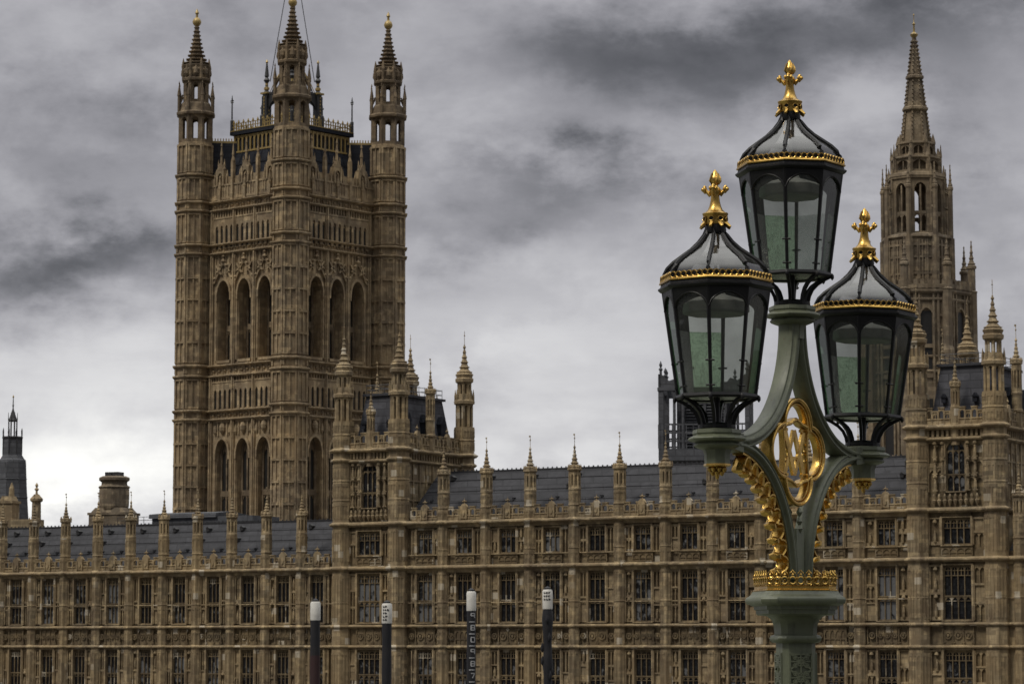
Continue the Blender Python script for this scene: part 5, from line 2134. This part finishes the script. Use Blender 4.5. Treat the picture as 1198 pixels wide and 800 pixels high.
# small leaf in the fork under the medallion
mb = MB()
for k, z in enumerate((.80, .745, .70)):
    mb.lathe([(.004, E0 + z - .03), (.022, E0 + z), (.004, E0 + z + .03)], 6, 0, -.035)
    mb.lathe([(.004, E0 + z - .03), (.022, E0 + z), (.004, E0 + z + .03)], 6, 0, .035)
mb.box(-.045, .045, -.04, .04, E0 + .36, E0 + .70)
mb.box(-.07, .07, -.045, .045, E0 + 1.86, E0 + 1.94)
part('fork_leaf', mb, GREEN, t, None, 35)


# holders: moulded capitals
def holder(mb, x, zt, neck):
    prof = [(.118, 0), (.132, -.003), (.135, -.024), (.129, -.034), (.139, -.040), (.155, -.048), (.160, -.056), (.156, -.064), (.137, -.071), (.118, -.076), (.125, -.082), (.129, -.092), (.120, -.102), (.102, -.110), (.080, -.118)]
    prof += [(neck, -.145), (neck, -.20)]
    n = 8
    k = 1.0 / cos(pi / n)
    mb.lathe([(r * k * .985, E0 + zt + z) for r, z in reversed(prof)], n, x, 0)


for x, zt, nk, nm in ((0, 2.05, .068, 'top_capital'), (-.905, 1.245, .07, 'side_capital'), (.889, 1.245, .07, 'side_capital')):
    mb = MB()
    holder(mb, x, zt, nk)
    if x:
        s = 1 if x > 0 else -1
        # boss that takes the ends of the arms
        mb.rings([[(x - s * .02, -.066, E0 + zt - .10), (x - s * .02, .066, E0 + zt - .10), (x - s * .02, .066, E0 + zt - .02), (x - s * .02, -.066, E0 + zt - .02)],
                  [(x - s * .20, -.064, E0 + zt - .125), (x - s * .20, .064, E0 + zt - .125), (x - s * .20, .064, E0 + zt - .015), (x - s * .20, -.064, E0 + zt - .015)]])
        cp = part(nm, mb, GREEN, t, None, 35)
        g = MB()
        g.lathe([(.06, E0 + zt - .198), (.078, E0 + zt - .2), (.08, E0 + zt - .21), (.07, E0 + zt - .216), (.05, E0 + zt - .22)], 8, x, 0)
        for lv, (rr, zz, cnt) in enumerate(((.044, .232, 8), (.03, .252, 6), (.0, .272, 1))):
            for q in range(cnt):
                an = 2 * pi * q / cnt + lv * .4
                z = E0 + zt - zz
                g.lathe([(.003, z - .017), (.013, z - .006), (.014, z + .006), (.004, z + .016)], 7, x + rr * cos(an), rr * sin(an))
        g.lathe([(.012, E0 + zt - .265), (.04, E0 + zt - .22)], 8, x, 0)
        part('drop_finial', g, GOLD, t, cp, 40)
    else:
        part(nm, mb, GREEN, t, None, 35)

# ------------------------------------------------------------------ gilded medallion with the two crossed initials
mb = MB()
CZ = E0 + 1.163


def ring_sweep(mb, pts, sec):
    n = len(pts)
    R = []
    for i in range(n):
        a, b = Vector(pts[i - 1]), Vector(pts[(i + 1) % n])
        tg = (b - a).normalized()
        nn = Vector((tg.y, -tg.x))
        R.append([(pts[i][0] + nn.x * p, q, CZ + pts[i][1] + nn.y * p) for p, q in sec])
    mb.rings(R, 0, False, True)




def quatrefoil(lob, rl, n=17):
    """outline of four lobes meeting in cusps"""
    out = []
    e = (lob + sqrt(max(0, 2 * rl * rl - lob * lob))) / 2
    th = atan2(e, e - lob)
    for k in range(4):
        a0 = k * pi / 2
        for j in range(n):
            q = -th + 2 * th * j / (n - 1)
            out.append((lob * cos(a0) + rl * cos(a0 + q), lob * sin(a0) + rl * sin(a0 + q)))
    return out


SECR = [(.016, -.02), (.016, -.034), (.010, -.042), (.002, -.043), (-.003, -.036), (-.010, -.034), (-.012, -.024), (-.012, .024), (-.010, .034), (-.003, .036), (.002, .043), (.010, .042), (.016, .034), (.016, .02)]
ring_sweep(mb, quatrefoil(.156, .158), SECR)
SECQ = [(.009, -.010), (.008, -.022), (.003, -.029), (-.003, -.028), (-.007, -.016), (-.007, .016), (-.003, .028), (.003, .029), (.008, .022), (.009, .010)]
ring_sweep(mb, quatrefoil(.158, .134), SECQ)
med = part('medallion', mb, GOLD, t, None, 38)
# shield: ogee bands above and below, slim sides
mb = MB()


def strip(pts, w, v):
    P = [Vector(p) for p in pts]
    R = []
    for i, p in enumerate(P):
        tg = (P[min(i + 1, len(P) - 1)] - P[max(i - 1, 0)]).normalized()
        nn = Vector((-tg.y, tg.x))
        R.append([(p.x + nn.x * a, y, CZ + p.y + nn.y * a) for a, y in ((-w, -v * .7), (-w * .3, -v), (w * .3, -v), (w, -v * .7), (w, v * .7), (w * .3, v), (-w * .3, v), (-w, v * .7))])
    mb.rings(R)


ogee = [(-.178, .134), (-.150, .154), (-.105, .164), (-.065, .172), (-.034, .188), (0, .197), (.034, .188), (.065, .172), (.105, .164), (.150, .154), (.178, .134)]
strip(ogee, .013, .030)
strip([(x, -z - .006) for x, z in ogee], .013, .030)
for sx in (-1, 1):
    strip([(sx * .158, .154), (sx * .145, .09), (sx * .139, 0), (sx * .145, -.09), (sx * .158, -.154)], .006, .020)
part('shield_frame', mb, GOLD, t, med, 30)
mb = MB()


def bar2(a, b, w0, w1, y0=-.03, y1=.03):
    d = Vector((b[0] - a[0], b[1] - a[1])).normalized()
    p = Vector((-d.y, d.x))
    mb.ext([(a[0] - p.x * w0, CZ + a[1] - p.y * w0), (b[0] - p.x * w1, CZ + b[1] - p.y * w1), (b[0] + p.x * w1, CZ + b[1] + p.y * w1), (a[0] + p.x * w0, CZ + a[1] + p.y * w0)], y0, y1)


# V over A
bar2((-.118, .130), (-.004, -.134), .023, .018, -.010, .010)
bar2((.118, .130), (.004, -.134), .016, .014, -.009, .009)
bar2((-.118, -.134), (-.004, .130), .016, .014, -.008, .008)
bar2((.118, -.134), (.004, .130), .023, .018, -.007, .007)
bar2((-.07, -.035), (.07, -.035), .009, .009, -.006, .006)
for x, z in ((-.112, .134), (.112, .134), (-.112, -.138), (.112, -.138)):
    bar2((x - .030, z), (x + .030, z), .009, .009, -.0095, .0095)
for sx in (-1, 1):
    for z in (-.03, .03):
        m2 = 10
        pts = [(sx * .116 + .020 * cos(2 * pi * q / m2), 0, CZ + z + .026 * sin(2 * pi * q / m2)) for q in range(m2)]
        mb.tube(pts, .007, 6, 0, True)
part('monogram', mb, GOLD, t, med, 30)

# ------------------------------------------------------------------ lanterns
NL = 8
ROT = pi / 8


def vtx(r, i, z, rot=ROT):
    a = rot + 2 * pi * i / NL
    return Vector((r * cos(a), r * sin(a), z))


HB0, HB1 = .186, .765           # bottom and top of the glass body above the lantern's foot
RB0, RB1 = .226, .308           # circum-radii there
DOME = [(.304, .845), (.304, .868), (.297, .900), (.281, .932), (.246, .966), (.194, 1.002), (.141, 1.038), (.096, 1.080), (.064, 1.122), (.047, 1.158), (.040, 1.19)]


def body_r(z):
    return RB0 + (RB1 - RB0) * (z - HB0) / (HB1 - HB0)


def lantern_frame():
    mb = MB()
    # corner bars
    for i in range(NL):
        a, b = vtx(RB0, i, HB0 - .01), vtx(RB1, i, HB1 + .03)
        mb.tube([a, b], [.0095, .0125], 6)
        # clips that hold the panes
        for z in (HB0 + .05, HB0 + .19):
            p = vtx(body_r(z) + .004, i, z)
            d = (vtx(1, i + 1, 0) - vtx(1, i - 1, 0)).normalized()
            mb.tube([tuple(p - d * .026), tuple(p + d * .026)], .006, 5)
    # arched heads
    zs = HB1 - .084
    for i in range(NL):
        a0, a1 = vtx(body_r(zs), i, zs), vtx(body_r(zs), i + 1, zs)
        n = 12
        low, upp = [], []
        for k in range(n + 1):
            u = k / n
            tt = abs(2 * u - 1)
            rise = .082 * max(0.0, 1 - tt ** 1.75) ** .62
            z = zs + rise
            zz = HB1 + .03
            pl = vtx(body_r(z), i, z).lerp(vtx(body_r(z), i + 1, z), u)
            pu = vtx(body_r(zz), i, zz).lerp(vtx(body_r(zz), i + 1, zz), u)
            low.append(pl)
            upp.append(pu)
        out = ((a0 + a1) / 2)
        out.z = 0
        out.normalize()
        for k in range(n):
            q = [low[k], low[k + 1], upp[k + 1], upp[k]]
            vs = [tuple(p - out * .006) for p in q] + [tuple(p + out * .006) for p in q]
            mb.add(vs, [(3, 2, 1, 0), (4, 5, 6, 7), (0, 1, 5, 4), (2, 3, 7, 6)])
        mb.tube([tuple(p + out * .004) for p in low], .007, 5)
    # bottom ring, top cornice
    k8 = 1.0
    mb.rings([[tuple(vtx(r, i, z)) for i in range(NL)] for r, z in ((RB0 - .022, HB0 - .012), (RB0 + .012, HB0 - .016), (RB0 + .020, HB0 - .004), (RB0 + .014, HB0 + .012), (RB0 - .014, HB0 + .014))], 0, False, True)
    mb.rings([[tuple(vtx(r, i, z)) for i in range(NL)] for r, z in ((RB1 - .014, HB1 + .008), (RB1 + .006, HB1 + .006), (RB1 + .010, HB1 + .024), (RB1 + .022, HB1 + .030), (RB1 + .034, HB1 + .042), (RB1 + .034, HB1 + .050), (RB1 + .020, HB1 + .058), (RB1 + .016, HB1 + .075), (RB1 - .02, HB1 + .08))], 0, False, True)
    mb.rings([[tuple(vtx(r, i, z)) for i in range(NL)] for r, z in ((RB1 + .002, HB1 + .07), (RB1 + .004, HB1 + .122), (RB1 - .012, HB1 + .126), (RB1 - .02, HB1 + .07))], 0, False, True)
    # roof ribs
    for i in range(NL):
        pts = [vtx(r + .004, i, z) for r, z in DOME]
        mb.tube([tuple(p) for p in pts], [.0135] * 7 + [.013, .012, .012, .012], 6)
    mb.lathe([(.060, 1.13), (.066, 1.15), (.058, 1.19), (.03, 1.20)], 12)
    # basket: ribs that curl down to the foot
    for i in range(NL):
        R = []
        prof = [(RB0 + .008, HB0 - .012), (RB0 - .03, HB0 - .030), (.155, HB0 - .056), (.124, HB0 - .088), (.106, HB0 - .125), (.098, HB0 - .160), (.100, .004)]
        pts = [vtx(r, i, z) for r, z in prof]
        d = (vtx(1, i + 1, 0) - vtx(1, i - 1, 0)).normalized()
        for j, p in enumerate(pts):
            rad = Vector((p.x, p.y, 0)).normalized()
            nxt = pts[min(j + 1, len(pts) - 1)] - pts[max(j - 1, 0)]
            nrm = d.cross(nxt.normalized())
            w, h = .0095, .010
            R.append([tuple(p + d * w + nrm * h), tuple(p - d * w + nrm * h), tuple(p - d * w - nrm * h), tuple(p + d * w - nrm * h)])
        mb.rings(R)
        # knob under the rim
        p = vtx(RB0 + .02, i, HB0 - .012)
        mb.lathe([(.003, p.z - .022), (.012, p.z - .010), (.012, p.z + .006), (.003, p.z + .018)], 6, p.x, p.y)
    mb.lathe([(.085, .0), (.108, .004), (.110, .024), (.09, .034), (.05, .04)], 16)
    mb.lathe([(.02, .03), (.02, HB0)], 8)
    # latch on the rim
    p = vtx(RB0 + .05, 0, HB0 - .02)
    mb.tube([tuple(vtx(RB0, 0, HB0)), tuple(p)], .008, 5)
    mb.lathe([(.004, p.z - .03), (.014, p.z - .022), (.005, p.z - .01), (.014, p.z + .006), (.004, p.z + .016)], 6, p.x, p.y)
    return mb.mesh('frame', BLACK, 35)


def quad(ps, nm, mat, nu=1):
    mb = MB()
    mb.add([tuple(p) for p in ps], [(0, 1, 2, 3)])
    return mb.mesh(nm, mat)


LF = lantern_frame()
# pane meshes: upper clear and lower parts
PANES = {}
for i in range(NL):
    z0, z1 = HB0, HB1 + .02
    ps = [vtx(body_r(z0) - .004, i, z0), vtx(body_r(z0) - .004, i + 1, z0), vtx(body_r(z1) - .004, i + 1, z1), vtx(body_r(z1) - .004, i, z1)]
    for key, m in (('c', PANE), ('g', PANE_G)):
        PANES[(i, key)] = quad(ps, 'glass_pane', m)
    zi = HB0 + .40
    ins = .016
    qs = [vtx(body_r(z0 + .01) - ins, i, z0 + .01), vtx(body_r(z0) - ins, i + 1, z0 + .01), vtx(body_r(zi) - ins, i + 1, zi), vtx(body_r(zi) - ins, i, zi)]
    for key, m in (('h', PANE_H), ('w', PANE_W)):
        PANES[(i, key)] = quad(qs, 'hammered_pane', m)
ROOFP = []
for i in range(NL):
    mb = MB()
    vs = []
    for r, z in DOME:
        vs += [tuple(vtx(r - .003, i, z)), tuple(vtx(r - .003, i, z).lerp(vtx(r - .003, i + 1, z), .5) * 1.0), tuple(vtx(r - .003, i + 1, z))]
    fs = []
    for k in range(len(DOME) - 1):
        for j in range(2):
            fs.append((3 * k + j, 3 * k + j + 1, 3 * k + 4 + j, 3 * k + 3 + j))
    mb.add(vs, fs)
    ROOFP.append(mb.mesh('roof_pane', PANE_R, 60))

# base glass
mb = MB()
mb.lathe([(RB0 - .012, HB0 - .004), (RB0 - .012, HB0)], NL, 0, 0, ROT)
BASEG = mb.mesh('base_glass', PANE_H)

# crest: little gilded arches round the rim
mb = MB()
rc = RB1 + .018
mb.rings([[tuple(vtx(r, i, z)) for i in range(NL)] for r, z in ((rc - .01, HB1 + .074), (rc + .008, HB1 + .074), (rc + .010, HB1 + .080), (rc + .006, HB1 + .086), (rc - .01, HB1 + .086))], 0, False, True)
for i in range(NL):
    a, b = vtx(rc, i, HB1 + .104), vtx(rc, i + 1, HB1 + .104)
    n = 7
    d = (b - a).normalized()
    st = (b - a).length / n
    for j in range(n):
        c = a + d * (st * (j + .5))
        rr = st * .46
        mb.tube([(c.x + d.x * rr * cos(q), c.y + d.y * rr * cos(q), c.z + rr * 1.05 * sin(q)) for q in [2 * pi * k / 12 for k in range(12)]], .0042, 5, 0, True)
        e = a + d * (st * j)
        mb.lathe([(.005, HB1 + .084), (.003, HB1 + .108), (.002, HB1 + .114)], 5, e.x, e.y)
CREST = mb.mesh('cresting', GOLD, 40)

# finial: pierced collar with leaves, flared stem, four leafy arms, bud
mb = MB()
mb.lathe([(.054, 1.178), (.062, 1.182), (.066, 1.198), (.066, 1.222), (.074, 1.236), (.078, 1.244), (.072, 1.250), (.058, 1.254), (.044, 1.268), (.035, 1.29), (.028, 1.32), (.025, 1.350), (.030, 1.366), (.036, 1.378), (.030, 1.396), (.020, 1.404), (.017, 1.412)], 12)
for k in range(8):
    a = 2 * pi * k / 8 + .2
    c, s_ = cos(a), sin(a)
    # hanging leaf
    mb.tube([(.062 * c, .062 * s_, 1.192), (.078 * c, .078 * s_, 1.178), (.092 * c, .092 * s_, 1.166), (.098 * c, .098 * s_, 1.170)], [.014, .012, .009, .003], 5)
    # rings of the pierced collar and the dark openings they frame
    tx, ty = -s_, c
    mb.add([(.0672 * c + tx * .013 * cos(q), .0672 * s_ + ty * .013 * cos(q), 1.212 + .013 * sin(q)) for q in [2 * pi * j / 8 for j in range(8)]], [tuple(range(8))], 1)
    mb.tube([(.070 * c + tx * .016 * cos(q), .070 * s_ + ty * .016 * cos(q), 1.212 + .015 * sin(q)) for q in [2 * pi * j / 8 for j in range(8)]], .0045, 5, 0, True)
for k in range(4):
    a = k * pi / 2 + .35
    c, s_ = cos(a), sin(a)
    mb.tube([(.028 * c, .028 * s_, 1.352), (.046 * c, .046 * s_, 1.374), (.058 * c, .058 * s_, 1.385)], [.012, .012, .010], 6)
    for dz, dr in ((.014, .062), (-.010, .060), (.002, .072)):
        mb.lathe([(.003, 1.386 + dz - .012), (.0115, 1.386 + dz - .003), (.0115, 1.386 + dz + .005), (.003, 1.386 + dz + .013)], 7, dr * c, dr * s_)
    for sg in (-1, 1):
        mb.lathe([(.003, 1.376), (.011, 1.384), (.010, 1.394), (.003, 1.402)], 6, .058 * c - sg * s_ * .018, .058 * s_ + sg * c * .018)
mb.lathe([(.015, 1.405), (.020, 1.418), (.028, 1.430), (.031, 1.444), (.029, 1.458), (.023, 1.468), (.019, 1.478), (.015, 1.488), (.007, 1.500), (.001, 1.505)], 10)
for k in range(5):
    a = 2 * pi * k / 5
    mb.tube([(.020 * cos(a), .020 * sin(a), 1.415), (.032 * cos(a), .032 * sin(a), 1.436), (.030 * cos(a + .3), .030 * sin(a + .3), 1.456), (.02 * cos(a + .5), .02 * sin(a + .5), 1.484)], [.006, .008, .007, .003], 5)
FIN = mb.mesh('finial', [GOLD, BLACK], 45)

# lamp unit hung inside under the roof
mb = MB()
mb.lathe([(.03, .82), (.06, .775), (.15, .750), (.190, .728), (.196, .700), (.196, .672), (.18, .660), (.05, .664)], NL, 0, 0, ROT)
mb.lathe([(.010, .80), (.010, 1.15)], 6)
UNIT = mb.mesh('lamp_unit', REFL, 35)

# green and pebbled panes sit on the far side of each lantern
LANT = [((0, 2.05), 'top lantern, the highest of the three', {0: 'h', 1: 'h', 7: 'w'}),
        ((-.905, 1.245), 'left lantern, the largest in the picture', {0: 'h', 1: 'h'}),
        ((.889, 1.245), 'right lantern, in front of the spire tower', {0: 'h', 1: 'h'})]
for (x, z), lab, ham in LANT:
    l = put('lantern', LF, t, (x, 0, E0 + z), 0, None, lab)
    l.scale = (1, 1, 1.012)
    if x > 0:
        # it hangs a little out of true
        l.rotation_euler = (Matrix.Rotation(-ANG, 4, 'Z') @ Matrix.Rotation(radians(1.2), 4, 'Y') @ Matrix.Rotation(ANG, 4, 'Z')).to_euler()
    for i in range(NL):
        put('glass_pane', PANES[(i, 'g' if i in (1, 2) else 'c')], t, (0, 0, 0), 0, l)
        if i in ham:
            put('hammered_pane', PANES[(i, ham[i])], t, (0, 0, 0), 0, l)
        put('roof_pane', ROOFP[i], t, (0, 0, 0), 0, l)
    put('cresting', CREST, t, (0, 0, 0), 0, l)
    put('finial', FIN, t, (0, 0, 0), 0, l)
    put('lamp_unit', UNIT, t, (0, 0, 0), 0, l)
    put('base_glass', BASEG, t, (0, 0, 0), 0, l)
